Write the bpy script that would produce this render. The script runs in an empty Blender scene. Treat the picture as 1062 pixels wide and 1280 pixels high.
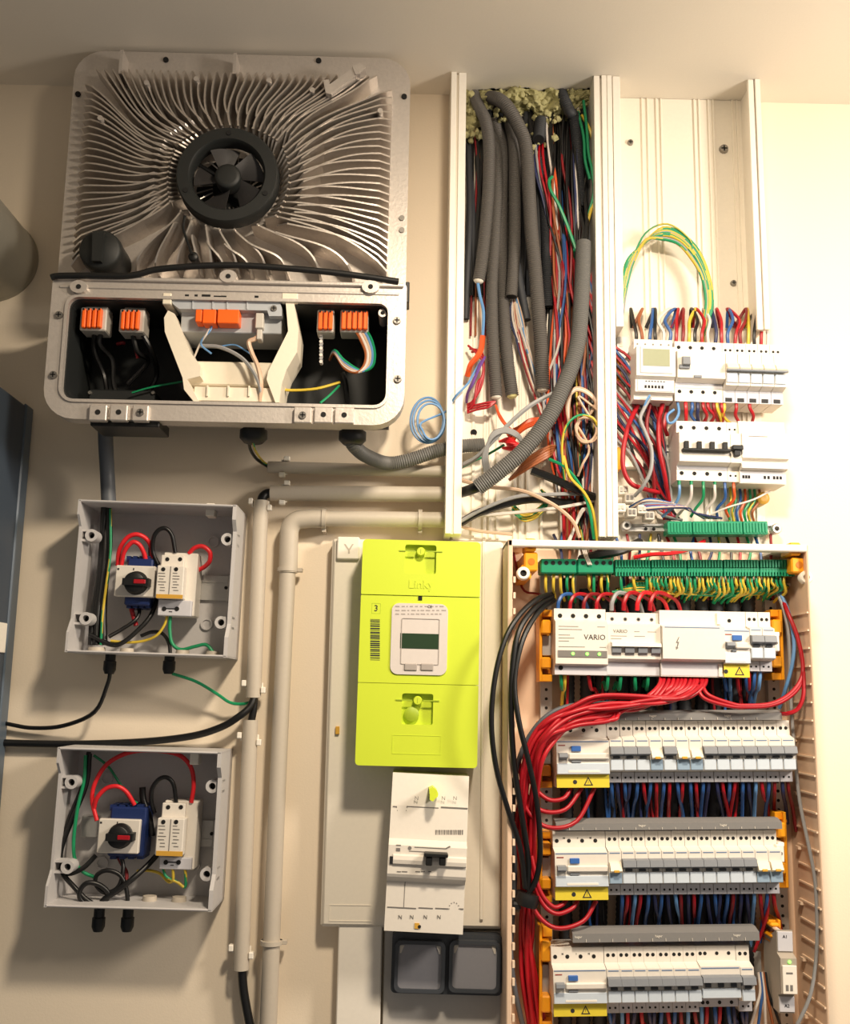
import bpy, bmesh, math, random
from mathutils import Vector, Matrix
random.seed(7)
SC = bpy.context.scene
COL = SC.collection
PI = math.pi
# ------------------------------------------------------------------ camera
IMW, IMH = 1062.0, 1280.0
FOC = 1320.0                      # focal length in pixels of the 1062x1280 frame
CAMPOS = Vector((0.0, -1.5, 1.60))
PITCH, YAW, ROLL = math.radians(9.85), math.radians(0.7), 0.017
_F = Vector((math.sin(YAW)*math.cos(PITCH), math.cos(YAW)*math.cos(PITCH), math.sin(PITCH)))
_R0 = Vector((math.cos(YAW), -math.sin(YAW), 0))
_U0 = _R0.cross(_F)
CX = _R0*math.cos(ROLL) + _U0*math.sin(ROLL)
CY = _U0*math.cos(ROLL) - _R0*math.sin(ROLL)
cam = bpy.data.cameras.new('camera')
cam.sensor_fit = 'VERTICAL'; cam.sensor_height = 36.0; cam.lens = FOC/IMH*36.0
cam.clip_start = 0.02
camo = bpy.data.objects.new('camera', cam); COL.objects.link(camo)
mw = Matrix.Identity(4)
for i in range(3):
    mw[i][0] = CX[i]; mw[i][1] = CY[i]; mw[i][2] = -_F[i]; mw[i][3] = CAMPOS[i]
camo.matrix_world = mw
SC.camera = camo

def at(px, py, d=0.0):
    """point that stands d metres off the wall (wall is Y=0, room is -Y) and shows at photo pixel px,py"""
    r = _F*FOC + CX*(px-IMW/2) + CY*(IMH/2-py)
    return CAMPOS + r*((-d-CAMPOS.y)/r.y)

# ------------------------------------------------------------------ world, lamps, exposure
w = bpy.data.worlds.new('world'); SC.world = w; w.use_nodes = True
bg = w.node_tree.nodes['Background']
bg.inputs[0].default_value = (1.0, 0.90, 0.80, 1); bg.inputs[1].default_value = 0.19
def area(name, loc, target, size, power, col):
    l = bpy.data.lights.new(name, 'AREA'); l.energy = power; l.color = col
    l.shape = 'DISK'; l.size = size
    o = bpy.data.objects.new(name, l); COL.objects.link(o); o.location = loc
    o.rotation_euler = (Vector(target)-Vector(loc)).to_track_quat('-Z', 'Y').to_euler()
    return o
area('ceiling_lamp', (0.20, -0.88, 2.38), (0.22, -0.60, 1.2), 0.14, 16.5, (1.0, 0.845, 0.65))
area('side_lamp', (1.12, -0.85, 2.15), (0.60, 0.0, 1.65), 0.30, 16.0, (1.0, 0.88, 0.74))
SC.view_settings.view_transform = 'Standard'; SC.view_settings.look = 'None'
SC.view_settings.gamma = 1.0; SC.view_settings.use_curve_mapping = False
SC.view_settings.exposure = 0.0

# ------------------------------------------------------------------ materials
def lin(c):
    return tuple((x/12.92 if x <= .04045 else ((x+.055)/1.055)**2.4) for x in c)
MATS = {}
def mat(name, rgb, rough=.5, metal=0., bump=0., scale=200., var=.04, emit=0., alpha=None, trans=0.):
    m = bpy.data.materials.new(name); m.use_nodes = True
    nt = m.node_tree; b = nt.nodes['Principled BSDF']
    c = lin([x/255. for x in rgb])
    b.inputs['Roughness'].default_value = rough; b.inputs['Metallic'].default_value = metal
    tc = nt.nodes.new('ShaderNodeTexCoord'); no = nt.nodes.new('ShaderNodeTexNoise')
    no.inputs['Scale'].default_value = scale; no.inputs['Detail'].default_value = 3
    nt.links.new(tc.outputs['Object'], no.inputs['Vector'])
    mx = nt.nodes.new('ShaderNodeMix'); mx.data_type = 'RGBA'
    mx.inputs[6].default_value = (*[x*(1-var) for x in c], 1)
    mx.inputs[7].default_value = (*[min(1, x*(1+var)) for x in c], 1)
    nt.links.new(no.outputs[0], mx.inputs[0]); nt.links.new(mx.outputs[2], b.inputs['Base Color'])
    if bump:
        bp = nt.nodes.new('ShaderNodeBump'); bp.inputs['Strength'].default_value = bump
        bp.inputs['Distance'].default_value = .001
        nt.links.new(no.outputs[0], bp.inputs['Height']); nt.links.new(bp.outputs[0], b.inputs['Normal'])
    if emit:
        b.inputs['Emission Color'].default_value = (*c, 1); b.inputs['Emission Strength'].default_value = emit
    if trans:
        b.inputs['Transmission Weight'].default_value = trans; b.inputs['IOR'].default_value = 1.3
    MATS[name] = m
    return m
mat('paint', (240,225,202), .75, bump=.15, scale=350, var=.015)
mat('ceiling_paint', (238,230,216), .8, bump=.1, scale=300, var=.02)
mat('pvc_white', (244,237,224), .42)
mat('pvc_panel', (238,230,214), .45)
mat('pvc_grey', (192,182,167), .5)
mat('box_grey', (196,193,192), .5)
mat('alu', (206,198,190), .42, .55, bump=.25, scale=260, var=.10)
mat('alu_fin', (212,204,196), .36, .85, bump=.2, scale=240, var=.12)
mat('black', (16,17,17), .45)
mat('fan_black', (26,28,27), .55)
mat('fan_grey', (54,52,52), .5)
mat('rubber', (10,10,10), .5)
mat('cavity', (24,27,27), .6)
mat('cond_grey', (86,82,78), .6)
mat('cond_mid', (104,103,100), .55)
mat('cond_blue', (84,88,94), .5)
mat('cond_dark', (44,46,50), .6)
mat('green_lid', (204,222,56), .45, var=.01)
mat('green_dark', (160,182,40), .5)
mat('lcd_green', (40,62,40), .3)
mat('lcd_grey', (158,162,134), .3)
mat('meter_grey', (212,204,198), .45)
mat('button_grey', (166,158,152), .5)
mat('ink', (40,40,44), .7)
mat('ink_soft', (120,116,112), .7)
mat('ink_blue', (104,128,162), .7)
mat('ink_red', (150,70,60), .7)
mat('device', (228,221,210), .45)
mat('device_low', (204,203,208), .45)  # blue-grey cast of the light on lower faces, put into the colour
mat('device_side', (170,160,146), .5)
mat('label_clear', (206,216,226), .3)
mat('label_blue', (150,172,192), .3)
mat('toggle_grey', (126,130,136), .45)
mat('toggle_cream', (236,224,200), .45)
mat('gold', (214,164,64), .45)
mat('busbar_grey', (128,126,124), .5)
mat('hole', (12,11,11), .8)
mat('yellow_label', (228,206,60), .5)
mat('blue_button', (58,104,176), .4)
mat('orange_clip', (238,160,22), .4)
mat('orange_shade', (196,112,14), .4)  # darker copy of the bracket orange, painting the shade of its recesses
mat('lever_orange', (250,104,26), .4)
mat('terminal_grey', (196,190,180), .5)
mat('cream', (232,222,202), .5)
mat('board_bluegrey', (176,180,184), .5)
mat('green_term', (12,140,100), .4)
mat('zinc', (190,188,184), .4, .6, var=.08)
mat('screw', (150,146,140), .35, .8)
mat('w_red', (168,16,30), .4)
mat('w_redlight', (222,34,42), .4)
mat('w_darkred', (130,18,26), .45)
mat('w_crimson', (182,24,36), .4)
mat('w_blue', (44,88,150), .4)
mat('w_lightblue', (98,146,196), .4)
mat('w_navy', (36,44,84), .45)
mat('w_black', (14,14,15), .4)
mat('w_grey', (150,150,150), .45)
mat('w_white', (214,206,198), .45)
mat('w_green', (20,140,90), .4)
mat('w_yellow', (208,180,58), .4)
mat('w_orange', (214,84,36), .4)
mat('w_brown', (150,84,44), .45)
mat('w_purple', (104,66,140), .45)
mat('w_tan', (206,176,150), .45)
mat('cabinet_blue', (60,72,86), .5, bump=.15, scale=500, var=.03)
mat('cabinet_trim', (84,98,112), .4)
mat('galv', (164,160,148), .42, .5, bump=.1, scale=30, var=.08)
mat('foam', (176,170,122), .9, bump=.9, scale=140, var=.35)
mat('plug_white', (226,220,206), .6)
mat('plug_yellow', (222,214,150), .7)
mat('socket_dark', (64,68,74), .45)
mat('socket_lid', (140,140,146), .25)
mat('socket_plate', (196,192,186), .5)
mat('switch_blue', (24,44,96), .45)
mat('led', (130,255,90), .4, emit=2.5)
mat('enclosure', (228,198,170), .5)
mat('enclosure_rib', (238,212,184), .5)
mat('lime', (216,232,60), .45)

# ------------------------------------------------------------------ mesh builder
class MB:
    def __init__(s): s.v = []; s.f = []; s.m = []; s.sm = []
    def add(s, vs, fs, m=0, smooth=False):
        o = len(s.v); s.v.extend(tuple(v) for v in vs)
        for f in fs:
            s.f.append([o+i for i in f]); s.m.append(m if not isinstance(m, list) else m[len(s.f)-1]); s.sm.append(smooth)
        return s
    def box(s, x0, x1, y0, y1, z0, z1, b=0., m=0):
        if x0 > x1: x0, x1 = x1, x0
        if y0 > y1: y0, y1 = y1, y0
        if z0 > z1: z0, z1 = z1, z0
        if b <= 0:
            vs = [(x, y, z) for x in (x0, x1) for y in (y0, y1) for z in (z0, z1)]
            return s.add(vs, [(0,1,3,2),(4,6,7,5),(0,4,5,1),(2,3,7,6),(0,2,6,4),(1,5,7,3)], m)
        b = min(b, .45*(x1-x0), .45*(y1-y0), .45*(z1-z0))
        lo = (x0, y0, z0); hi = (x1, y1, z1); vs = []; idx = {}
        for sx in (0,1):
            for sy in (0,1):
                for sz in (0,1):
                    sg = (sx, sy, sz)
                    for a in range(3):
                        p = [0,0,0]
                        for k in range(3):
                            e = (hi if sg[k] else lo)[k]
                            if k != a: e += -b if sg[k] else b
                            p[k] = e
                        idx[(sg, a)] = len(vs); vs.append(p)
        fs = []
        for a in range(3):
            o1, o2 = [k for k in range(3) if k != a]
            for sg in (0,1):
                q = []
                for (i, j) in ((0,0),(1,0),(1,1),(0,1)):
                    t = [0,0,0]; t[a] = sg; t[o1] = i; t[o2] = j; q.append(idx[(tuple(t), a)])
                fs.append(q)
            for i in (0,1):
                for j in (0,1):
                    t0 = [0,0,0]; t0[o1] = i; t0[o2] = j; t1 = list(t0); t1[a] = 1
                    t0, t1 = tuple(t0), tuple(t1)
                    fs.append([idx[(t0,o1)], idx[(t0,o2)], idx[(t1,o2)], idx[(t1,o1)]])
        for sx in (0,1):
            for sy in (0,1):
                for sz in (0,1): fs.append([idx[((sx,sy,sz),a)] for a in range(3)])
        return s.add(vs, fs, m)
    def prism(s, poly, axis, a0, a1, m=0, smooth=False):
        n = len(poly)
        def P(p, a):
            return {'x': (a, p[0], p[1]), 'y': (p[0], a, p[1]), 'z': (p[0], p[1], a)}[axis]
        vs = [P(p, a0) for p in poly]+[P(p, a1) for p in poly]
        s.add(vs, [list(range(n)), list(range(2*n-1, n-1, -1))], m)
        o = len(s.v)-2*n
        for i in range(n):
            j = (i+1) % n; s.f.append([o+i, o+j, o+n+j, o+n+i]); s.m.append(m); s.sm.append(smooth)
        return s
    def frame(s, outer, inner, y0, y1, m=0):
        n = len(outer)
        vs = [(p[0], y0, p[1]) for p in outer]+[(p[0], y0, p[1]) for p in inner]+[(p[0], y1, p[1]) for p in outer]+[(p[0], y1, p[1]) for p in inner]
        fs = []
        for i in range(n):
            j = (i+1) % n
            fs += [(i,j,n+j,n+i), (2*n+i,2*n+j,3*n+j,3*n+i), (i,j,2*n+j,2*n+i), (n+i,n+j,3*n+j,3*n+i)]
        return s.add(vs, fs, m)
    def tube(s, pts, r, n=8, m=0, rf=None, stripe=None, cap=True):
        pts = [Vector(p) for p in pts]; k = len(pts)
        t = (pts[1]-pts[0]).normalized()
        u = t.orthogonal().normalized(); o = len(s.v); ph_ = random.randrange(8) if stripe is not None else 0
        for i, p in enumerate(pts):
            tt = ((pts[min(i+1, k-1)]-pts[max(i-1, 0)])).normalized()
            u = (u-tt*u.dot(tt))
            u = u.normalized() if u.length > 1e-9 else tt.orthogonal().normalized()
            wv = tt.cross(u); rr = rf(i/(k-1), i) if rf else r
            for j in range(n):
                a = 2*PI*j/n
                s.v.append(tuple(p+(u*math.cos(a)+wv*math.sin(a))*rr))
        for i in range(k-1):
            for j in range(n):
                j2 = (j+1) % n
                s.f.append([o+i*n+j, o+i*n+j2, o+(i+1)*n+j2, o+(i+1)*n+j])
                mm = m
                if stripe is not None and ((j + i//2 + ph_) % n) < n*.45: mm = stripe
                s.m.append(mm); s.sm.append(True)
        if cap:
            s.f.append([o+j for j in range(n)][::-1]); s.m.append(m); s.sm.append(False)
            s.f.append([o+(k-1)*n+j for j in range(n)]); s.m.append(m); s.sm.append(False)
        return s
    def cyl(s, p0, p1, r0, r1=None, n=16, m=0, smooth=True):
        r1 = r0 if r1 is None else r1
        return s.tube([p0, p1], 1, n, m, rf=lambda q, i: (r0, r1)[i])
    def lathe(s, prof, p0, ax, n=24, m=0, cap=True):
        """profile rows (distance along ax, radius)"""
        ax = Vector(ax).normalized(); p0 = Vector(p0); u = ax.orthogonal().normalized(); wv = ax.cross(u); o = len(s.v)
        for (h, r) in prof:
            for j in range(n):
                a = 2*PI*j/n; s.v.append(tuple(p0+ax*h+(u*math.cos(a)+wv*math.sin(a))*r))
        for i in range(len(prof)-1):
            for j in range(n):
                j2 = (j+1) % n; s.f.append([o+i*n+j, o+i*n+j2, o+(i+1)*n+j2, o+(i+1)*n+j]); s.m.append(m); s.sm.append(True)
        if cap:
            for i in (0, len(prof)-1):
                s.f.append([o+i*n+j for j in range(n)]); s.m.append(m); s.sm.append(False)
        return s
    def mesh(s, name, mats):
        me = bpy.data.meshes.new(name); me.from_pydata(s.v, [], s.f)
        for a in (mats if isinstance(mats, (list, tuple)) else [mats]): me.materials.append(MATS[a])
        me.polygons.foreach_set('material_index', s.m); me.polygons.foreach_set('use_smooth', s.sm)
        bm = bmesh.new(); bm.from_mesh(me); bmesh.ops.recalc_face_normals(bm, faces=bm.faces); bm.to_mesh(me); bm.free()
        if any(s.sm):
            try: me.set_sharp_from_angle(angle=math.radians(50))
            except Exception: pass
        return me
    def build(s, name, mats, parent=None, label=None):
        o = bpy.data.objects.new(name, s.mesh(name, mats)); COL.objects.link(o)
        if parent is not None: o.parent = parent
        if label: o['label'] = label
        return o

class Fr:
    """a thing's own frame: origin at photo pixel (px,py) d metres off the wall, turned by ang in the wall's plane"""
    def __init__(s, px, py, d, ang=0., off=0.):
        s.off = off; s.o = at(px, py, d+off); s.ang = ang; s.d = d
        s.M = Matrix.Translation(s.o) @ Matrix.Rotation(-ang, 4, 'Y'); s.I = s.M.inverted()
    def L(s, px, py, d): return s.I @ at(px, py, d+s.off)
    def rect(s, x0, y0, x1, y1, d):
        a = s.L(x0, (y0+y1)/2, d).x; b = s.L(x1, (y0+y1)/2, d).x
        t = s.L((x0+x1)/2, y0, d).z; u = s.L((x0+x1)/2, y1, d).z
        return a, b, u, t
    def box(s, mb, x0, y0, x1, y1, da, db, b=0., m=0):
        a, c, u, t = s.rect(x0, y0, x1, y1, db)
        return mb.box(a, c, s.d-da, s.d-db, u, t, b, m)
    def cyl(s, mb, px, py, da, db, rpx, n=14, m=0, r1=None):
        p = s.L(px, py, db); r = rpx*pm(db); r1 = r if r1 is None else r1*pm(db)
        return mb.cyl((p.x, s.d-da, p.z), (p.x, s.d-db, p.z), r, r1, n, m)
    def poly(s, pts, d): return [(q.x, q.z) for q in (s.L(x, y, d) for x, y in pts)]
    def prism(s, mb, pts, da, db, m=0): return mb.prism(s.poly(pts, db), 'y', s.d-da, s.d-db, m)
def pm(d): return (1.5-d)/FOC*1.0
def ang(a, b, d):
    p, q = at(*a, d), at(*b, d); return math.atan2(q.z-p.z, q.x-p.x)

def tag(o, label, cat, group=None, kind=None):
    o['label'] = label; o['category'] = cat
    if group: o['group'] = group
    if kind: o['kind'] = kind
    return o
def thing(name, label, cat, fr=None, group=None, M=None):
    o = bpy.data.objects.new(name, None); COL.objects.link(o); o.empty_display_size = .02
    o.matrix_world = fr.M if fr is not None else (M or Matrix.Identity(4))
    return tag(o, label, cat, group)
def structure(o, cat=None):
    o['kind'] = 'structure'; return o
def copy_tree(o, parent=None):
    c = o.copy(); COL.objects.link(c); c.parent = parent
    for ch in o.children: copy_tree(ch, c)
    return c
def spline(pts, per=6):
    P = [Vector(p) for p in pts]
    if len(P) == 2: return [P[0].lerp(P[1], i/per) for i in range(per+1)]
    P = [P[0]*2-P[1]]+P+[P[-1]*2-P[-2]]; out = []
    for i in range(1, len(P)-2):
        a, b, c, d = P[i-1:i+3]
        for k in range(per):
            t = k/per
            out.append(.5*((2*b)+(c-a)*t+(2*a-5*b+4*c-d)*t*t+(3*b-a-3*c+d)*t**3))
    out.append(P[-2]); return out
def resample(pts, step):
    out = [pts[0]]; acc = 0.
    for a, b in zip(pts, pts[1:]):
        L = (b-a).length; t = step-acc
        while t <= L and L > 0:
            out.append(a.lerp(b, t/L)); t += step
        acc = (acc+L) % step
    if len(out) < 2: out.append(pts[-1])
    return out
STUFF = None
ORD = ['first','second','third','fourth','fifth','sixth','seventh','eighth','ninth','tenth','eleventh','twelfth','thirteenth','fourteenth','fifteenth','sixteenth','seventeenth','eighteenth','nineteenth']
ORD += ['twentieth']+['twenty-'+o for o in ORD[:9]]+['thirtieth']+['thirty-'+o for o in ORD[:9]]+['fortieth']+['forty-'+o for o in ORD[:9]]+['fiftieth']+['fifty-'+o for o in ORD[:9]]
def wire(name, pts, rpx, m, label=None, cat='wire', group=None, per=5, n=6, parent=None, fr=None, stripe=None, dd=0.):
    """a cable through photo pixels with their distances off the wall"""
    if parent is not None and fr is not None: W = [fr.L(x, y, d) for x, y, d in pts]; o0 = Vector((0,0,0))
    else: W = [at(x, y, d+dd) for x, y, d in pts]; o0 = W[0].copy()
    W = spline([q-o0 for q in W], per)
    r = rpx*pm(pts[0][2])
    if STUFF is not None and parent is None:
        STUFF.setdefault(m, MB()).tube([q+o0 for q in W], r, n); return None
    if parent is None and name == 'wire' and (stripe or m in ('w_yellow', 'w_green')): name, cat = 'earth_wire', 'earth wire'
    mb = MB().tube(W, r, n if stripe is None else 8, 0, stripe=1 if stripe else None)
    o = mb.build(name, [m]+([stripe] if stripe else []), parent)
    if parent is None: o.location = o0; tag(o, label, cat, group)
    return o
def corrugated(name, pts, rpx, m, label, pitch=.0032, group=None, n=14, depth=.10, cat='conduit'):
    W = [at(x, y, d) for x, y, d in pts]; o0 = W[0].copy()
    W = resample(spline([q-o0 for q in W], 14), pitch/2)
    r = rpx*pm(pts[0][2])
    root = thing(name, label, cat, None, group, Matrix.Translation(o0))
    MB().tube(W, r, n, 0, rf=lambda t, i: r*(1 if i % 2 else 1-depth)).build('sleeve', m, root)
    return root, W, r, o0
_tc = {}
def text(s, size, x, y, z, parent, m='ink', name='lettering', label=None, extrude=.0002, bold=0.):
    key = (s, round(size, 5), extrude, bold)
    if key not in _tc:
        c = bpy.data.curves.new('lettering', 'FONT'); c.body = s; c.size = size; c.extrude = extrude
        c.align_x = 'CENTER'; c.align_y = 'CENTER'; c.resolution_u = 2; c.offset = bold
        t = bpy.data.objects.new('tmp', c); COL.objects.link(t)
        dg = bpy.context.evaluated_depsgraph_get()
        me = bpy.data.meshes.new_from_object(t.evaluated_get(dg)); bpy.data.objects.remove(t)
        me.transform(Matrix.Rotation(PI/2, 4, 'X')); _tc[key] = me
    me = _tc[key]
    if me.materials and me.materials[0] is not MATS[m]: me = me.copy()
    me.materials.clear(); me.materials.append(MATS[m])
    o = bpy.data.objects.new(name, me); COL.objects.link(o); o.parent = parent; o.location = (x, y, z)
    if label: o['label'] = label
    return o
def ftext(fr, s, px, py, d, hpx, parent, m='ink', **k):
    p = fr.L(px, py, d); return text(s, hpx*pm(d), p.x, p.y-.0001, p.z, parent, m, **k)
def rrect(x0, x1, z0, z1, r, n=6):
    out = []
    for cx, cz, a0 in ((x1-r, z1-r, 0), (x0+r, z1-r, 90), (x0+r, z0+r, 180), (x1-r, z0+r, 270)):
        for i in range(n+1):
            a = math.radians(a0+90*i/n); out.append((cx+r*math.cos(a), cz+r*math.sin(a)))
    return out
def screw_part(fr, px, py, da, db, rpx, parent, m='screw', name='screw', slot=True):
    mb = MB(); p = fr.L(px, py, db); r = rpx*pm(db); y0 = fr.d-da; y1 = fr.d-db
    mb.cyl((p.x, y0, p.z), (p.x, y1, p.z), r, r*.85, 12)
    if slot: mb.box(p.x-r*.62, p.x+r*.62, y1+.0004, y1-.0003, p.z-r*.14, p.z+r*.14, 0, 1); mb.box(p.x-r*.14, p.x+r*.14, y1+.0004, y1-.0003, p.z-r*.62, p.z+r*.62, 0, 1)
    return mb.build(name, [m, 'hole'], parent)

# ------------------------------------------------------------------ the setting
ZC = at(531, 118, 0).z
structure(MB().box(-2.2, 2.2, 0, .12, ZC-2.46, ZC+.2).build('wall_back', 'paint'))
structure(MB().box(-2.2, 2.2, -3.2, 0, ZC, ZC+.12).build('ceiling', 'ceiling_paint'))

# ------------------------------------------------------------------ inverter
def rrect4(x0, x1, z0, z1, rr, n=6):
    out = []
    for cx, cz, sx, sz, a0, r in ((x1, z1, -1, -1, 0, rr[0]), (x0, z1, 1, -1, 90, rr[1]), (x0, z0, 1, 1, 180, rr[2]), (x1, z0, -1, 1, 270, rr[3])):
        for i in range(n+1):
            a = math.radians(a0+90*i/n); out.append((cx+sx*r+r*math.cos(a), cz+sz*r+r*math.sin(a)))
    return out
fr = Fr(283, 528, 0, ang((95,523), (470,531), .17), .046)
inv = thing('solar_inverter', 'large open silver solar inverter with radial cooling fins and round fan on the wall', 'inverter', fr)
p93 = fr.rect(93, 68, 513, 110, .056); zb = fr.L(283, 352, .056).z; x0, x1, z1 = p93[0], p93[1], p93[3]
FL = (x0, x1, zb, z1)
mb = MB().prism(rrect4(x0, x1, zb-.01, z1, (.042,.042,.004,.004)), 'y', -.048, -.056)
mb.prism(rrect4(x0+.012, x1-.012, zb, z1-.012, (.03,.03,.004,.004)), 'y', 0, -.049)
mb.build('flange', 'alu', inv)
MB().box(x0+.06, x1-.06, .0455, -.001, zb-.05, z1-.05, .004).build('wall_bracket', 'alu', inv)
for i, (px, py) in enumerate(((207,74),(398,75),(97,117),(505,120),(502,287),(502,272))):
    screw_part(fr, px, py, .05, .0585, 4.2, inv, 'hole' if i < 4 else 'screw', 'flange_screw', False)
# cooling fins
fc = fr.L(285, 222, .10); R = 66*pm(.10)
fx0 = fr.L(96, 200, .09).x; fx1 = fr.L(487, 200, .09).x; fz1 = fr.L(283, 85, .09).z; fz0 = fr.L(283, 333, .10).z
def fin(phi, E, nrm, start):
    P0 = Vector((fc.x+R*start*math.cos(phi), fc.z+R*start*math.sin(phi))); E = Vector(E); L = (E-P0).length
    a = phi+math.radians(30)
    c1 = P0+Vector((math.cos(a), math.sin(a)))*L*.42; c2 = E-Vector(nrm)*L*.40
    mb = MB(); n = 13; vs = []
    for i in range(n):
        t = i/(n-1); u = 1-t
        p = P0*u**3+c1*3*u*u*t+c2*3*u*t*t+E*t**3
        d = (c1-P0)*3*u*u+(c2-c1)*6*u*t+(E-c2)*3*t*t; d.normalize(); q = Vector((-d.y, d.x))
        top = .099-.010*t**2 if t > 0 else .084
        if t > .93: top -= .008
        for hw, y in ((.0024, -.054), (.0012, -top), (-.0012, -top), (-.0024, -.054)):
            vs.append((p.x+q.x*hw, y, p.y+q.y*hw))
    fs = [(0,1,2,3), tuple(4*(n-1)+k for k in (3,2,1,0))]
    for i in range(n-1):
        for k in range(3): fs.append((4*i+k, 4*i+4+k, 4*i+5+k, 4*i+k+1))
    mb.add(vs, fs)
    if start < 1.15:
        i = 1; a4 = vs[4]; a7 = vs[7]; m_ = Vector(((a4[0]+a7[0])/2, 0, (a4[2]+a7[2])/2))
        mb.cyl((m_.x, -.056, m_.z), (m_.x, -.1005, m_.z), .0021, .0016, 8)
    mb.build('cooling_fin', 'alu_fin', inv)
def edge_hit(phi):
    dx, dz = math.cos(phi), math.sin(phi); best = None
    for lim, dd, nn in ((fx0, dx, (-1,0)), (fx1, dx, (1,0))):
        if dd*nn[0] > 1e-6:
            t = (lim-fc.x)/dd
            if best is None or t < best[0]: best = (t, nn)
    for lim, dd, nn in ((fz0, dz, (0,-1)), (fz1, dz, (0,1))):
        if dd*nn[1] > 1e-6:
            t = (lim-fc.z)/dd
            if best is None or t < best[0]: best = (t, nn)
    return (fc.x+dx*best[0], fc.z+dz*best[0]), best[1]
ends = []
sp = 10.6*pm(.09)
zz = fr.L(100, 150, .09).z
n = int((fz1-.012-fz0)/sp)
for i in range(n): ends.append(((fx1, fz0+.006+sp*i), (1,0)))
for i in range(n): ends.append(((fx0, fz0+.004+sp*i), (-1,0)))
n = int((fx1-fx0-.03)/sp)
for i in range(n+1): ends.append(((fx0+.014+sp*i, fz1), (0,1)))
for px in (165, 190, 218, 246, 262, 278, 294, 310, 330, 356, 398, 440):
    q = fr.L(px, 334, .1); ends.append(((q.x, fz0), (0,-1)))
dial = fr.L(124, 311, .1)
ends.sort(key=lambda e: math.atan2(e[0][1]-fc.z, e[0][0]-fc.x))
for k, (E, nn) in enumerate(ends):
    if (Vector(E)-Vector((dial.x, dial.z))).length < .034: continue
    ph = math.atan2(E[1]-fc.z, E[0]-fc.x)
    off = 8+9*math.sin(ph+.4)*0-9*math.sin(ph-.5)
    uu, vv = (E[0]-(fx0+fx1)/2)/((fx1-fx0)/2), (E[1]-(fz0+fz1)/2)/((fz1-fz0)/2)
    nn = Vector((math.copysign(abs(uu)**2.5, uu), math.copysign(abs(vv)**2.5, vv))).normalized()
    fin(ph-math.radians(off), E, nn, 1.0 if k % 2 == 0 else 1.3)
# the small mounting bar across the fins, the ribs on the flange
mb = MB(); fr.prism(mb, [(408,108),(450,78),(457,84),(414,117)], .08, .104); fr.prism(mb, [(404,100),(411,99),(414,118),(407,116)], .08, .106); fr.prism(mb, [(440,82),(446,80),(450,92),(444,93)], .08, .106)
mb.build('mounting_bar', 'alu', inv)
mb = MB(); fr.box(mb, 149, 62, 153, 92, .05, .085); mb.build('mounting_rib', 'alu', inv)
mb = MB(); fr.box(mb, 291, 66, 295, 92, .05, .085); mb.build('mounting_rib', 'alu', inv)
for px, py in ((125,147),(183,103),(245,98),(475,138),(336,100),(390,112)):
    mb = MB(); fr.cyl(mb, px, py, .056, .1, 3.6, 8); mb.build('pin', 'alu', inv)
# fan
fan = MB()
r_o, r_i = 66*pm(.106), 47*pm(.106)
fan.lathe([(.0, r_o),(.020, r_o),(.023, r_o-.002),(.023, r_i+.003),(.019, r_i),(.0, r_i),(.0, r_o)], (fc.x, -.088, fc.z), (0,-1,0), 48, cap=False)
fo = fan.build('fan_frame', 'fan_black', inv)
for a in (90, 205, 333):
    mb = MB(); rr = 57*pm(.11); c = (fc.x+rr*math.cos(math.radians(a)), fc.z+rr*math.sin(math.radians(a)))
    mb.cyl((c[0], -.108, c[1]), (c[0], -.1125, c[1]), .004, .0035, 10); mb.build('fan_screw', 'hole', fo)
hub = MB().lathe([(0, .018),(.018, .018),(.0205, .0165),(.0215, .012)], (fc.x, -.086, fc.z), (0,-1,0), 28).build('fan_hub', 'fan_black', inv)
MB().cyl((fc.x, -.057, fc.z), (fc.x, -.060, fc.z), r_i*1.03, n=32).build('fan_shade_disc', 'black', inv)  # black disc stands in for the dark depth behind the fan
for k in range(5):
    mb = MB(); a0 = math.radians(72*k+18); vs = []; n = 7
    for i in range(n):
        t = i/(n-1); a = a0+math.radians(48)*t
        for rr in (.0165, r_i-.002):
            aa = a-(.25 if rr > .02 else 0); vs.append((fc.x+rr*math.cos(aa), -.084-.016*t, fc.z+rr*math.sin(aa)))
            vs.append((fc.x+rr*math.cos(aa), -.0825-.016*t, fc.z+rr*math.sin(aa)))
    fs = []
    for i in range(n-1):
        o = 4*i; fs += [(o,o+4,o+6,o+2),(o+1,o+3,o+7,o+5),(o,o+1,o+5,o+4),(o+2,o+6,o+7,o+3)]
    fs += [(0,2,3,1),(4*n-4,4*n-3,4*n-1,4*n-2)]
    mb.add(vs, fs, 0, True).build('fan_blade', 'fan_grey', inv)
for a in (333, 150, 250):
    mb = MB(); aa = math.radians(a); p0 = Vector((fc.x+.015*math.cos(aa), -.085, fc.z+.015*math.sin(aa))); p1 = Vector((fc.x+r_i*1.02*math.cos(aa), -.085, fc.z+r_i*1.02*math.sin(aa)))
    mb.tube([p0, p1], .0028, 6).build('fan_strut', 'black', inv)
# inner glimpses: short fin ends behind the blades
for k in range(30):
    a = 2*PI*k/30; mb = MB()
    p0 = Vector((fc.x+r_i*.55*math.cos(a), 0, fc.z+r_i*.55*math.sin(a))); p1 = Vector((fc.x+r_i*1.1*math.cos(a+.2), 0, fc.z+r_i*1.1*math.sin(a+.2)))
    mb.tube([(p0.x, -.066, p0.z), (p1.x, -.070, p1.z)], .0012, 5).build('inner_fin', 'alu_fin', inv)
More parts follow.
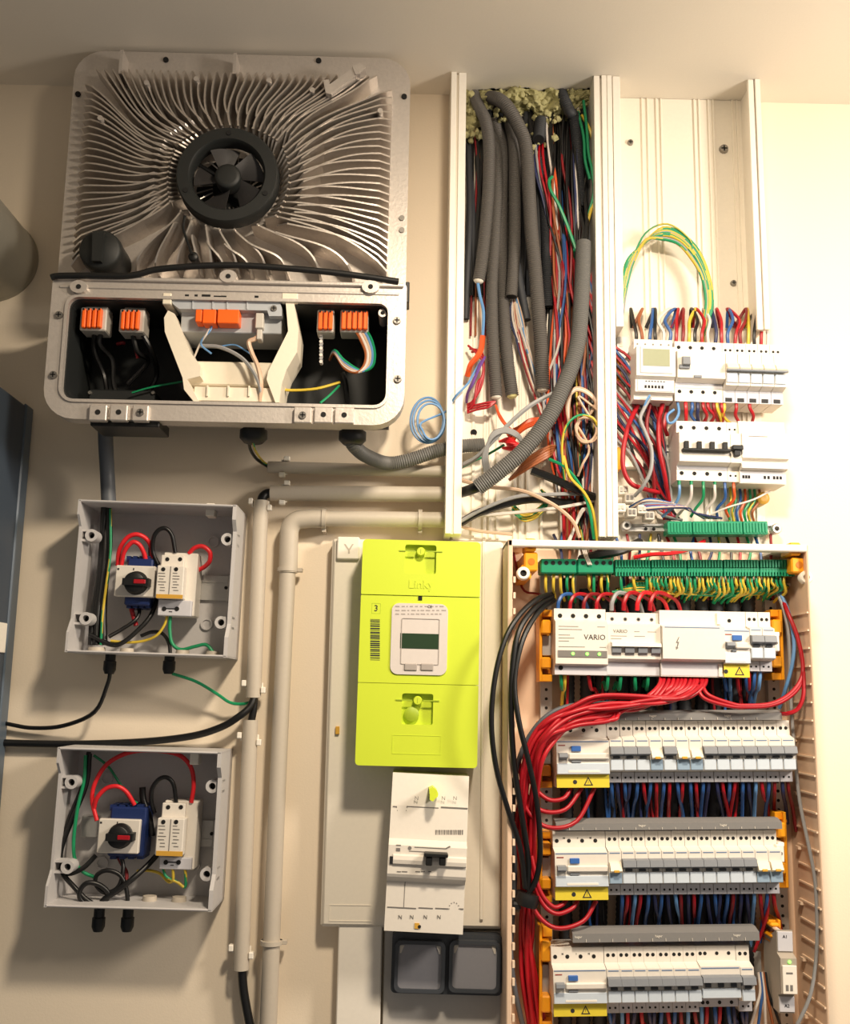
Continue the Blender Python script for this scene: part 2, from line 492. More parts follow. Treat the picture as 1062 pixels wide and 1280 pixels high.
# dial, cap with strap
d0 = fr.L(124, 311, .115); rd = 26.5*pm(.115)
dl = MB().lathe([(0, rd*1.0),(.045, rd*1.0),(.048, rd*1.04),(.060, rd*1.0),(.063, rd*.9)], (d0.x, -.052, d0.z), (0,-1,0), 32).build('rotary_dial', 'fan_black', inv, 'round black rotary dial')
MB().prism([(d0.x-.006, d0.z-rd*.75),(d0.x+.006, d0.z-rd*.75),(d0.x+.008, d0.z+rd*.75),(d0.x-.008, d0.z+rd*.75)], 'y', -.112, -.124).build('dial_grip', 'fan_black', dl)
c0 = fr.L(241, 320, .11); cp = MB().lathe([(0, .0055),(.016, .0055),(.018, .0066),(.024, .0066),(.0255, .005)], (c0.x, -.085, c0.z), (0,-1,0), 16).build('rubber_cap', 'black', inv)
wire('cap_strap', [(231,270,.108),(229,285,.112),(234,302,.112),(240,318,.112)], 1.8, 'black', parent=cp, fr=fr)
# lower housing with its opening
ox0, ox1, oz0, oz1 = fr.rect(58.5, 352, 506.5, 527.5, .125)
ix0, ix1, iz0, iz1 = fr.rect(81, 376, 483.5, 503, .125)
o4 = rrect4(ox0, ox1, oz0, oz1+.003, (.006,.006,.040,.040)); i4 = rrect4(ix0, ix1, iz0, iz1, (.012,.014,.016,.016))
MB().frame(o4, i4, -.100, -.125).build('housing', 'alu', inv)
MB().frame(rrect4(ox0+.012, ox1-.012, oz0+.024, oz1, (.004,.004,.03,.03)), i4, -.0, -.101).build('housing_body', 'alu', inv)
i5 = rrect4(ix0+.0015, ix1-.0015, iz0+.0015, iz1-.0015, (.012,.014,.016,.016)); i6 = rrect4(ix0-.0005, ix1+.0005, iz0-.0005, iz1+.0005, (.012,.014,.016,.016))
mb = MB().frame(i6, i5, -.012, -.119); mb.box(ix0-.002, ix1+.002, -.006, -.014, iz0-.002, iz1+.002)
mb.build('cavity_liner', 'cavity', inv)
# rim bead and stepped ledge over the opening
b1 = rrect4(ix0-.004, ix1+.004, iz0-.004, iz1+.004, (.015,.017,.02,.02))
MB().frame(b1, i4, -.1245, -.1275).build('opening_bead', 'alu', inv)
mb = MB(); lx0, lx1, lz0, lz1 = fr.rect(66, 349, 505, 353.5, .13); mb.box(ox0+.006, ox1-.004, -.1245, -.130, lz0, lz1, .001)
q0, q1, u0, u1 = fr.rect(70, 361, 500, 364, .127); mb.box(ox0+.01, ox1-.01, -.1245, -.1268, u0, u1, .0008)
mb.build('ledge', 'alu', inv)
for px, py in ((98,358),(285,345),(463,358)):
    mb = MB(); fr.prism(mb, [(px+11*math.cos(a), py+8*math.sin(a)) for a in [2*PI*k/14 for k in range(14)]], .12, .1315); b_ = mb.build('screw_boss', 'alu', inv)
    mb = MB(); fr.cyl(mb, px, py, .13, .1322, 3.2, 12); mb.build('boss_hole', 'hole', b_)
for px, py in ((73,393),(66,468),(496,400),(497,473),(175,515),(378,518.5)):
    screw_part(fr, px, py, .124, .1285 if py < 500 else .1345, 5.4, inv, 'screw', 'housing_screw')
for px, py, w_ in ((122,515,11),(148,515,11),(175,515.5,10),(378,518,11),(404,518,11.5),(430,518.5,12)):
    mb = MB(); fr.box(mb, px-w_, py-9.5, px+w_, py+10.5, .12, .132, .0012); b_ = mb.build('clip_block', 'alu', inv)
    if px not in (175, 378):
        mb = MB(); fr.cyl(mb, px, py, .13, .1326, 3.4, 12); mb.build('clip_hole', 'hole', b_)
g = [(64,347),(72,345),(100,344.5),(150,345),(172,343),(195,337),(240,333),(290,331.5),(340,334),(400,339),(450,345),(498,352)]
wire('rubber_gasket', [(x, y, .131) for x, y in g], 4.3, 'rubber', parent=inv, fr=fr, per=6, n=8)
mb = MB(); fr.box(mb, 506.5, 352, 511.5, 378, .06, .09, .001); mb.build('side_latch', 'black', inv)
mb = MB(); fr.box(mb, 113, 520, 199, 533, .06, .118, .001); mb.build('base_plate', 'black', inv)
# terminal blocks with orange levers
for x0_, x1_, xs, y0_, y1_, nl in ((101,131,137,385,409,4),(150,178,184,387,411,4),(397,417,421,388,411,3),(426,461,464,388,411,5)):
    mb = MB(); fr.box(mb, x0_-1, y0_-1, xs-4, y1_+4, .075, .105, .0015)
    fr.box(mb, x0_+6, y0_-12, xs-2, y0_+2, .07, .095, .001)
    tb = mb.build('terminal_block', 'terminal_grey', inv)
    wl = (x1_-x0_-(4 if nl == 4 else 1))/nl
    for k in range(nl):
        mb = MB(); xa = x0_+k*wl; c = fr.rect(xa+.7, y0_, xa+wl-.7, y1_, .112); mb.box(c[0], c[1], -.104, -.112, c[2], c[3], .0012)
        lv = mb.build('lever', 'lever_orange', tb)
    mb = MB()
    for k in range(nl): fr.cyl(mb, x0_+(k+.5)*wl, y0_+1.2, .1115, .1128, 1.4, 8)
    mb.build('wire_slots', 'hole', tb)
# control tray
mb = MB()
fr.prism(mb, [(205,397),(210,388),(218,392),(236,438),(250,456),(250,470),(234,474),(249,503),(243,503),(230,487),(228,472),(206,415)], .06, .124)
fr.prism(mb, [(357,378),(367,376),(373,412),(371,440),(358,462),(352,480),(349,503),(344,503),(333,474),(335,464),(360,414)], .06, .124)
fr.box(mb, 230, 452, 346, 482, .045, .10, .002); fr.box(mb, 242, 484, 345, 502, .05, .118, .001)
fr.box(mb, 203, 366, 214, 380, .08, .126, .001); fr.box(mb, 352, 366, 372, 378, .08, .126, .001)
tray = mb.build('tray_bracket', 'cream', inv, 'cream plastic bracket under the control board')
for px in (258, 284, 310):
    mb = MB(); fr.box(mb, px, 482, px+2, 495, .10, .121); mb.build('bracket_web', 'cream', tray)
mb = MB(); fr.prism(mb, [(210,364),(345,367),(352,384),(352,395),(336,395),(334,388),(224,386),(216,380)], .05, .122); fr.box(mb, 226, 388, 352, 416, .04, .108, .001)
cb = mb.build('control_board_case', 'board_bluegrey', inv, 'pale grey case of the control board')
mb = MB(); fr.box(mb, 212, 364.5, 345, 371, .12, .1245, .0006); mb.build('case_lip', 'cream', cb)
mb = MB()
for a, b_ in ((231,236),(243,247),(252,263),(267,276),(276,283),(318,323)): fr.box(mb, a, 368 if a < 260 else 369.5, b_, 371 if a < 260 else 372.5, .12, .1252)
mb.build('case_slots', 'hole', cb)
for px in (240, 265, 283, 308): 
    mb = MB(); fr.box(mb, px, 373, px+1.5, 386, .12, .1235); mb.build('case_rib', 'board_bluegrey', cb)
screw_part(fr, 342, 385, .12, .124, 4.5, cb, 'screw', 'screw')
for a, b_ in ((244,252),(253,269.5),(271.5,298.5)):
    mb = MB(); fr.box(mb, a, 386.5, b_, 404 if a > 250 else 402, .10, .128, .001); mb.build('orange_connector', 'lever_orange', cb)
mb = MB(); fr.box(mb, 319, 391, 329, 410, .10, .12, .001); fr.box(mb, 320.5, 410, 327, 424, .10, .117, .001); mb.build('data_plug', 'terminal_grey', cb)
def iw(name, pts, r, m, **k): return wire(name, pts, r, m, parent=inv, fr=fr, **k)
iw('inner_cable', [(324,420,.11),(318,424,.112),(311,428,.112),(315,442,.113),(322,458,.118),(326,478,.122),(325,502,.116)], 3.0, 'w_tan')
iw('inner_cable', [(251,432,.10),(275,434,.105),(300,446,.11),(316,464,.118),(325,485,.122),(323,502,.112)], 2.4, 'w_grey')
iw('inner_wire', [(266,404,.115),(262,414,.118),(253,424,.115),(252,432,.11),(264,442,.11)], 1.3, 'w_lightblue')
iw('inner_wire', [(266,404,.114),(258,418,.118),(250,430,.11),(243,446,.10)], 1.3, 'w_white')
iw('inner_wire', [(270,434,.1),(290,431,.1),(300,434,.1),(315,444,.1)], 1.0, 'w_lightblue')
iw('inner_wire', [(349,486,.09),(365,488,.09),(395,486,.09),(425,478,.08)], 1.8, 'w_yellow')
iw('inner_wire', [(400,504,.10),(412,494,.09),(424,482,.08)], 1.5, 'w_green')
iw('inner_wire', [(165,491,.08),(190,484,.08),(228,477,.08)], 1.3, 'w_green')
for dx, m in ((0,'w_brown'),(3.4,'w_white'),(7,'w_tan'),(10.5,'w_lightblue'),(14,'w_green')):
    iw('inner_wire', [(443+dx,412,.10),(450+dx,424,.105),(457+dx*.8,442,.11),(454+dx*.8,458,.11),(444+dx*.5,466-.2*dx,.11),(430,460-dx*.7,.10),(418,442-dx*.3,.09),(412,450,.05)], 1.7, m)
for k in range(10):
    mb = MB(); fr.cyl(mb, 401, 414+4.2*k, .085, .095, 2.2, 8); mb.build('bead', 'w_white' if k % 2 else 'w_grey', inv)
for pts in ([(128,412,.09),(124,430,.08),(140,450,.06),(142,480,.06),(150,502,.06)], [(118,412,.09),(118,440,.07),(130,470,.05),(135,502,.06)], [(165,414,.09),(172,440,.08),(185,452,.06),(160,480,.05)], [(176,414,.09),(190,440,.08),(196,470,.05),(180,500,.05)], [(428,466,.08),(432,480,.08),(434,504,.07)]):
    iw('inner_cable', pts, 3.2, 'w_black', n=7)
iw('inner_wire', [(146,430,.06),(152,428.5,.062),(156,429,.06)], 2.2, 'w_darkred'); iw('inner_wire', [(169,436,.06),(171,442,.062),(172,448,.06)], 2.2, 'w_darkred')
mb = MB(); fr.box(mb, 110, 487, 193, 502, .02, .07, .002); strip = mb.build('inner_ledge', 'cavity', inv)
for px in (112, 191): screw_part(fr, px, 490.5, .069, .073, 2.6, strip, 'screw', 'screw', False)
mb = MB(); fr.cyl(mb, 478, 391, .08, .118, 5.5, 14); b_ = mb.build('lid_post', 'alu', inv); mb = MB(); fr.cyl(mb, 478, 391, .117, .1185, 2.6, 12); mb.build('post_hole', 'hole', b_)
for px, py in ((317,541), (440.5,543)):
    q = fr.L(px, py, .07); z = q.z; mb = MB()
    mb.lathe([(-.016, .013),(-.004, .015),(-.003, .0185),(.008, .0185),(.0115, .015),(.014, .0125)], (q.x, -.07, z), (0,0,-1), 20); mb.build('cable_gland', 'black', inv)
# ------------------------------------------------------------------ cables and conduit under the inverter
wire('cable', [(311,552,.11),(313,562,.085),(321,574,.04),(336,584,.02)], 2.2, 'w_black', 'thin black cable hanging from the middle gland of the silver inverter', 'cable')
wire('earth_wire', [(316,553,.115),(320,565,.085),(329,577,.035),(338,583,.02)], 1.5, 'w_green', 'green wire hanging from the middle gland of the silver inverter', 'wire', stripe='w_yellow')
corrugated('corrugated_conduit', [(437,549,.115),(444,559,.105),(458,570,.08),(484,579,.045),(511,575,.04),(545,564,.04),(575,558,.035),(604,556,.03)], 9.6, 'cond_mid', 'grey corrugated conduit sagging from the right inverter gland to the trunking', group=None)
_c = corrugated('corrugated_conduit', [(132,526,.10),(132,550,.075),(134,590,.05),(136,632,.05)], 9.8, 'cond_blue', 'short bluish grey conduit between the inverter and the upper protection box', pitch=.003, depth=.05)
# blue coil hanging in front of the conduit
pts = []
for k in range(0, 43):
    a = k*2*PI/12; j = k/12
    pts.append((534+(22-2.2*j+1.5*math.sin(j*5))*math.cos(a)+1.6*j, 524+(30-2.6*j)*math.sin(a)+1.2*j, .046+.003*j))
pts += [(558,514,.05),(566,500,.064),(572,492,.070),(585,479,.066),(592,466,.045),(600,452,.03)]
wire('wire_coil', pts, 1.5, 'w_lightblue', 'light blue wire coiled beside the left trunking rail above the grey conduit', 'wire', per=4)

# ------------------------------------------------------------------ the two protection boxes
def dcbox(TL, TR, yb, xr_b, lab, lugs, cover_hooks, grommets, rail, dep=.09):
    f = Fr((TL[0]+TR[0])/2-6, yb, 0, ang(TL, TR, dep))
    r_ = thing('junction_box', lab, 'electrical box', f)
    a = f.L(TL[0], TL[1], dep); b = f.L(TR[0], TR[1], dep); zb = f.L(xr_b, yb, dep).z
    x0, x1, z0, z1 = a.x, b.x, zb, (a.z+b.z)/2; t = .0032
    mb = MB().box(x0, x1, -.0005, -.004, z0, z1)
    mb.box(x0, x1, 0, -dep, z1-t, z1, .0012); mb.box(x0, x1, 0, -dep, z0, z0+t, .0012)
    H = z1-z0; cut = dep-.013
    prof = [(0, z0), (-dep, z0), (-dep, z0+.13*H), (-cut, z0+.22*H), (-cut, z0+.83*H), (-dep, z0+.90*H), (-dep, z1), (0, z1)]
    mb.prism(prof, 'x', x0, x0+t); mb.prism(prof, 'x', x1-t*1.6, x1)
    mb.build('box_body', 'box_grey', r_)
    for (px, py, side) in lugs:
        q = f.L(px, py, .072); m2 = MB(); rl = .0085
        m2.lathe([(0, rl),(.022, rl),(.022, .0045),(.010, .0045)], (q.x, -.050, q.z), (0,-1,0), 20)
        xw = x0 if side < 0 else x1
        m2.box(min(q.x, xw)+.0 if side < 0 else q.x+.004, q.x-.004 if side < 0 else xw, -.05, -.070, q.z-.0082, q.z-.0052); m2.box(xw if side < 0 else q.x+.004, q.x-.004 if side < 0 else xw, -.05, -.070, q.z+.0052, q.z+.0082)
        lg = m2.build('screw_lug', 'box_grey', r_)
        m2 = MB().cyl((q.x, -.0595, q.z), (q.x, -.0602, q.z), .0044, n=14); m2.build('lug_hole', 'hole', lg)
    for px, py in cover_hooks:
        m2 = MB(); f.box(m2, px-5, py-8, px+6, py+8, .04, .062, .001); m2.build('lid_hook', 'pvc_white', r_)
    for px, w2 in grommets:
        q = f.L(px, yb-4, .05); hw = w2*pm(.05)
        m2 = MB().cyl((q.x, -.045, z0+t*.5), (q.x, -.045, z0+t+.006), hw, hw*.9, 14); m2.build('knockout', 'pvc_grey', r_)
    m2 = MB(); c = f.rect(rail[0], rail[1], rail[2], rail[3], .014); hh = (c[3]-c[2])
    m2.box(c[0], c[1], -.004, -.008, c[2]+hh*.2, c[3]-hh*.2); m2.box(c[0], c[1], -.008, -.0095, c[2], c[2]+hh*.28); m2.box(c[0], c[1], -.008, -.0095, c[3]-hh*.28, c[3]); m2.box(c[1]-.006, c[1]+.006, -.004, -.014, c[2]-.002, c[3]+.002, .001)
    rl_ = m2.build('din_rail', 'zinc', r_); screw_part(f, rail[2]-7, (rail[1]+rail[3])/2, .014, .0165, 2.2, rl_, 'hole', 'screw', False)
    return f, r_
def glands(f, r_, lst, yb):
    for px in lst:
        q = f.L(px, yb, .05); MB().lathe([(-.006, .007),(.004, .007),(.005, .0085),(.016, .0085),(.022, .006)], (q.x, -.05, q.z), (0,0,-1), 16).build('cable_gland', 'black', r_)
def wallplug(f, r_, lst):
    for px, py in lst:
        m2 = MB(); q = f.L(px, py, .008); m2.lathe([(0, .0085),(.004, .0085),(.004, .006),(.002, .006)], (q.x, -.004, q.z), (0,-1,0), 18); b_ = m2.build('screw_cover', 'box_grey', r_)
def isolator(px0, py0, px1, py1, body, lab, d0=.010):
    f = Fr((px0+px1)/2, (py0+py1)/2, d0, ang((98,623),(296,630),.09))
    r_ = thing('rotary_switch', lab, 'switch', f)
    mb = MB(); f.box(mb, *body, d0, .052, .002); f.box(mb, body[0]-4, py0+2, body[0], py1-2, d0, .045); 
    n = 4
    for k in range(n):
        xa = body[0]+(body[2]-body[0])*(k+.12)/n; xb = body[0]+(body[2]-body[0])*(k+.8)/n
        f.box(mb, xa, body[1]-3, xb, body[1]+4, d0, .046); f.box(mb, xa, body[3]-4, xb, body[3]+3, d0, .046)
    mb.build('switch_body', 'switch_blue', r_)
    mb = MB(); f.box(mb, px0, py0, px1, py1, .050, .060, .0012); mb.build('front_plate', 'device', r_)
    cx, cy = (px0+px1)/2-1, (py0+py1)/2+1; q = f.L(cx, cy, .075); rr = 15*pm(.075)
    MB().lathe([(0, rr),(.003, rr),(.004, rr*.92),(.015, rr*.86),(.016, rr*.78)], (q.x, -(.060-d0), q.z), (0,-1,0), 26).build('knob', 'black', r_)
    kb = MB(); kb.prism([(q.x-rr*.9, q.z-rr*.28),(q.x+rr*1.25, q.z-rr*.30),(q.x+rr*1.25, q.z+rr*.34),(q.x-rr*.9, q.z+rr*.28)], 'y', -(.062-d0), -(.080-d0)); kb.build('knob_handle', 'black', r_)
    MB().box(q.x+rr*.05, q.x+rr*1.05, -(.0795-d0), -(.0815-d0), q.z-rr*.16, q.z+rr*.20, .0008).build('pointer', 'w_red', r_, 'red pointer')
    mb = MB(); f.box(mb, px0+3, py0+3, px0+5.5, py0+5.5, .0595, .0603); f.box(mb, cx-1, py0+3, cx+.4, py0+6, .0595, .0603); mb.build('printed_marks', 'ink', r_)
    return f, r_
def surge(xt0, xt1, xm0, xm1, xb0, xb1, ys, lab, d0=.010):
    """ys: top, step, yellow top, yellow bottom, bottom"""
    f = Fr((xm0+xt1)/2, (ys[0]+ys[4])/2, d0, ang((98,623),(296,630),.09))
    r_ = thing('surge_protector', lab, 'surge protector', f)
    mb = MB(); f.box(mb, xt0+1, ys[0], xt1, ys[4], d0, .046, .0012); f.box(mb, xt0, ys[0]+3, xt0+29, ys[1]+3, .046, .054, .001)
    mb.build('base', 'device', r_)
    mb = MB(); f.box(mb, xm0, ys[1], xm1, ys[3], .046, .068, .0012); mod = mb.build('plug_module', 'device', r_)
    mb = MB(); f.box(mb, (xm0+xm1)/2-.5, ys[1]+1, (xm0+xm1)/2+.5, ys[3]-1, .0675, .0684)
    mb.build('module_gap', 'ink_soft', mod)
    mb = MB(); f.box(mb, xm0, ys[2], xm1-1, ys[3], .067, .0686); mb.build('yellow_band', 'gold', mod, 'yellow band')
    mb = MB(); random.seed(3)
    for half in (0, 1):
        xa = xm0+2+half*(xm1-xm0)/2
        for k in range(7):
            yy = ys[1]+9+k*(ys[2]-ys[1]-11)/7; f.box(mb, xa+random.random()*3, yy, xa+7+random.random()*4, yy+1, .0675, .0684)
    mb.build('printed_lines', 'ink_soft', mod)
    mb = MB()
    for px in (xt0+8, xt0+24): f.cyl(mb, px, ys[0]+8, .0535, .0546, 2.6, 12)
    for px in (xm0+9, xm0+25): f.cyl(mb, px, ys[1]+4.5, .067, .0686, 2.6, 12)
    for px in (xb0+8, xb0+24): f.cyl(mb, px, ys[4]-9, .0455, .0548, 2.8, 12)
    mb.build('terminal_holes', 'hole', r_)['kind'] = 'stuff'
    mb = MB(); f.box(mb, xb0, ys[3]+2, xb1, ys[4], .045, .054, .001); mb.build('lower_terminal', 'device_low', r_)
    mb = MB(); f.box(mb, xb0+11, ys[4]-10, xb0+21, ys[4]-8.5, .0535, .0546); f.box(mb, xb0+14, ys[4]-6, xb0+18, ys[4]-5, .0535, .0546); mb.build('printed_lines', 'ink', r_)
    return f, r_
f1, b1_ = dcbox((98,624), (296,631), 822, 285, 'upper grey plastic junction box without its lid, switch and cables inside', ((114,669,-1),(107,773,-1),(284,674,1),(276,778,1)), ((262,637),), ((119,11),(157,9),(227,9),(265,9)), (240,719,289,750))
glands(f1, b1_, (138,212), 822); wallplug(f1, b1_, ((258,780),(266,677)))
isolator(143.5,707,193,746, (157,698,189,757), 'square rotary switch with red pointer in the upper grey box')
surge(201,245,195,229,197,239, (691,707,743,748,770), 'two module surge protector with yellow band in the upper grey box')
f2, b2_ = dcbox((72,934), (277,940), 1140, 268, 'lower grey plastic junction box without its lid, loops of black cable inside', ((89,978,-1),(84,1084,-1),(265,983,1),(258,1093,1)), ((242,948),), ((185,9),(222,9)), (244,1026,271,1059))
glands(f2, b2_, (124,160), 1142); wallplug(f2, b2_, ((242,1082),(133,973),(127,1079)))
mb = MB(); f2.box(mb, 101, 1020, 121, 1047, .004, .022, .001); mb.build('support_foot', 'zinc', b2_)
isolator(122,1024,174,1067, (136,1009,181,1071), 'square rotary switch with red pointer in the lower grey box')
surge(202,245,195,229,199,239, (1001,1023,1064,1070,1087), 'two module surge protector with yellow band in the lower grey box')
U, Lo = ' in the upper grey junction box', ' in the lower grey junction box'
def bw(pts, r, m, lab, cat='wire', **k): return wire({'wire': 'wire', 'cable': 'cable'}[cat], pts, r, m, lab, cat, n=8, **k)
# upper box
bw([(147,707,.046),(149,688,.05),(158,673,.052),(170,668,.052),(182,673,.048),(189,684,.040),(190,697,.035)], 2.9, 'w_redlight', 'outer red wire arching over the rotary switch'+U)
bw([(151,710,.046),(155,690,.055),(165,678,.058),(174,681,.056),(180,692,.050),(182,701,.046)], 2.9, 'w_redlight', 'inner red wire arching over the rotary switch'+U)
bw([(198,706,.042),(191,690,.045),(192,672,.05),(199,662,.052),(208,661,.052),(215,670,.05),(219,691,.046)], 2.7, 'w_black', 'black wire loop above the surge protector'+U)
bw([(189,704,.03),(188,690,.03),(189,676,.03)], 3.0, 'w_black', 'short black stub beside the rotary switch'+U)
bw([(236,692,.044),(243,685,.046),(253,683,.046),(262,690,.045),(262,701,.042),(256,708,.035),(246,714,.03)], 2.9, 'w_redlight', 'red wire hooked to the right of the surge protector'+U)
for k, (dx, r) in enumerate(((0,5.0),(5,4.6),(-3,4.2))):
    bw([(132+dx*.6,632,.04+.004*k),(131+dx,680,.04),(126+dx,730,.04),(121+dx*1.6,770,.042),(120+dx*2,806,.045)], r, 'w_black', ['thick black cable along the left side', 'middle black cable along the left side', 'leftmost black cable along the left side'][k]+U, 'cable')
bw([(138,636,.05),(138,690,.05),(133,730,.052),(128,770,.052),(126,806,.05)], 1.7, 'w_green', 'green and yellow wire lying on the black cables'+U, stripe='w_yellow')
bw([(163,756,.03),(166,768,.03),(170,782,.03)], 3.0, 'w_red', 'short red wire hanging under the rotary switch'+U)
bw([(172,756,.03),(174,766,.034),(168,776,.04),(150,788,.045),(136,796,.05)], 2.4, 'w_black', 'thin black wire slanting down from the rotary switch'+U)
bw([(196,750,.03),(188,770,.04),(172,788,.046),(152,804,.05),(136,805,.05),(112,793,.05)], 3.0, 'w_black', 'black cable curving under the rotary switch'+U, 'cable')
bw([(209,768,.044),(206,780,.044),(196,794,.044),(180,801,.04),(160,803,.04),(138,801,.045)], 1.7, 'w_yellow', 'yellow wire curving left from the surge protector'+U)
bw([(213,768,.044),(212,786,.044),(215,804,.044),(226,812,.044),(244,808,.044),(258,806,.044),(267,817,.045)], 2.2, 'w_green', 'green wire curving right from the surge protector'+U)
bw([(176,795,.03),(190,790,.03),(203,792,.034),(211,804,.04),(213,820,.048)], 2.3, 'w_black', 'short black cable going into the floor gland'+U, 'cable')
# lower box
bw([(239,1003,.046),(242,980,.05),(238,958,.05),(222,943,.05),(190,938,.05),(160,941,.05),(134,955,.05),(119,978,.05),(115,1000,.05),(121,1026,.052)], 2.7, 'w_redlight', 'long red wire arching across the whole top'+Lo)
bw([(117,1012,.05),(121,998,.055),(132,986,.055),(146,983,.055),(158,990,.052),(168,1006,.046)], 2.7, 'w_redlight', 'short red wire arching over the rotary switch'+Lo)
bw([(193,1016,.04),(189,1002,.045),(190,986,.05),(199,974,.052),(209,972,.052),(217,981,.05),(220,1003,.046)], 2.7, 'w_black', 'black wire loop above the surge protector'+Lo)
bw([(178,984,.03),(179,1000,.03),(186,1020,.03),(190,1045,.03)], 4.0, 'w_black', 'thick black cable between switch and surge protector'+Lo, 'cable')
bw([(107,944,.05),(105,975,.05),(97,1010,.05),(92,1050,.05),(94,1076,.05),(104,1090,.045),(120,1097,.035)], 2.2, 'w_green', 'green wire running down the left side'+Lo)
bw([(117,944,.04),(135,958,.035),(150,980,.032),(162,998,.03),(172,1004,.03)], 1.6, 'w_green', 'green wire slanting across the back plate'+Lo)
bw([(112,942,.046),(108,980,.046),(90,1025,.046),(77,1060,.046),(76,1084,.048),(86,1092,.05),(104,1085,.05),(120,1069,.044)], 3.0, 'w_black', 'black cable down the left side bending to the switch'+Lo, 'cable')
bw([(111,940,.042),(104,980,.042),(86,1025,.042),(76,1065,.044),(78,1090,.05),(92,1108,.06),(110,1126,.06),(126,1131,.056),(136,1118,.056),(124,1106,.06),(108,1104,.064),(99,1116,.064),(104,1128,.062),(124,1134,.055),(127,1140,.05)], 2.9, 'w_black', 'black cable curled in a loop on the floor'+Lo, 'cable')
bw([(150,1066,.04),(154,1085,.046),(148,1108,.05),(132,1116,.052),(120,1106,.052),(121,1094,.052),(134,1088,.052),(150,1094,.05),(158,1112,.05),(160,1138,.05)], 2.6, 'w_black', 'black cable making a ring under the rotary switch'+Lo, 'cable')
bw([(196,1069,.03),(184,1082,.04),(165,1099,.052),(146,1114,.056),(128,1126,.056),(124,1142,.05)], 3.4, 'w_black', 'thick black cable slanting to the left floor gland'+Lo, 'cable')
bw([(147,1070,.03),(152,1080,.032),(158,1090,.032),(158,1100,.035)], 2.2, 'w_darkred', 'short dark red wire under the rotary switch'+Lo)
bw([(171,1089,.03),(185,1088,.03),(200,1092,.034),(210,1102,.04),(216,1100,.046),(216,1086,.05)], 1.8, 'w_yellow', 'yellow wire curving up to the surge protector'+Lo)
bw([(204,1086,.046),(208,1096,.046),(222,1103,.046),(231,1109,.046),(232,1096,.048),(231,1086,.05)], 1.8, 'w_green', 'green and yellow wire looping under the surge protector'+Lo, stripe='w_yellow')

# ------------------------------------------------------------------ rigid conduits and their clips
def pipe(name, pts, r, m, lab, group=None, cat='conduit', n=20, hole=True, per=2):
    W = [at(*p) for p in pts]; o0 = W[0].copy(); W = [q-o0 for q in W]
    if len(W) > 2: W = spline(W, per)
    root = thing(name, lab, cat, None, group, Matrix.Translation(o0))
    MB().tube(W, r, n).build('pipe', m, root)
    if hole:
        d = (W[1]-W[0]).normalized(); MB().cyl(W[0]-d*.0004, W[0]+d*.0004, r*.82, n=16).build('open_end', 'hole', root)
    return root, W, o0
RP = 9.3*pm(.02)
pipe('rigid_conduit', [(335,584,.02),(570,590,.02)], 7.8*pm(.02), 'pvc_grey', 'upper grey plastic conduit running level from the inverter to the trunking')
pipe('rigid_conduit', [(338,616.5,.02),(572,618,.02)], 9.9*pm(.02), 'pvc_grey', 'second grey plastic conduit running level into the trunking')
pipe('rigid_conduit', [(316.5,872,.022),(326.5,626,.022)], 9.3*pm(.02), 'pvc_grey', 'upright grey conduit beside the upper junction box')
pipe('rigid_conduit', [(301,1212,.022),(313,900,.022)], 9.3*pm(.02), 'pvc_grey', 'upright grey conduit beside the lower junction box')
big, W_, o_ = pipe('rigid_conduit', [(560,650,.024),(430,648.5,.024),(396,648.5,.024)], 10*pm(.024), 'pvc_grey', 'large grey conduit with an elbow bending down the wall', hole=False, n=24)
def sub(pts, r, name, par, o0, m='pvc_grey', per=8): MB().tube(spline([at(*p)-o0 for p in pts], per), r, 24).build(name, m, par)
sub([(360,700,.024),(347,980,.024),(334.5,1300,.024)], 10.2*pm(.024), 'pipe', big, o_)
sub([(402,648.5,.024),(384,648.5,.024),(370,651,.024),(362.5,660,.024),(361,676,.024),(360,716,.024)], 11.8*pm(.024), 'elbow', big, o_, per=10)
def ringclip(px, py, horiz, lab):
    c = at(px, py, .024); r_ = thing('pipe_ring', lab, 'pipe clip', None, 'thin ring clips on the large elbow conduit', Matrix.Translation(c))
    ax = (1,0,0) if horiz else (0,0,1); r = 10.2*pm(.024)
    MB().lathe([(-.0028, r),(-.0028, r+.003),(.0028, r+.003),(.0028, r),(-.0028, r)], (0,0,0), ax, 28, cap=False).build('ring', 'pvc_grey', r_)
    s = r+.002
    if horiz: MB().box(-.0028, .0028, .0, .024, -s-.005, -s+.001).box(-.0028, .0028, .012, .024, -s, s).build('foot', 'pvc_grey', r_)
    else: MB().box(-s-.001, s+.007, 0, .010, -.0028, .0028, .0005).box(-s*.6, s*.6, .010, .024, -.0028, .0028).build('foot', 'pvc_grey', r_)
ringclip(405, 648.5, True, 'ring clip on the large conduit beside its elbow'); ringclip(525, 649.5, True, 'ring clip on the large conduit close to the trunking rail')
ringclip(359.5, 712, False, 'ring clip just below the elbow of the large conduit'); ringclip(339, 1178, False, 'lowest ring clip on the upright part of the large conduit')
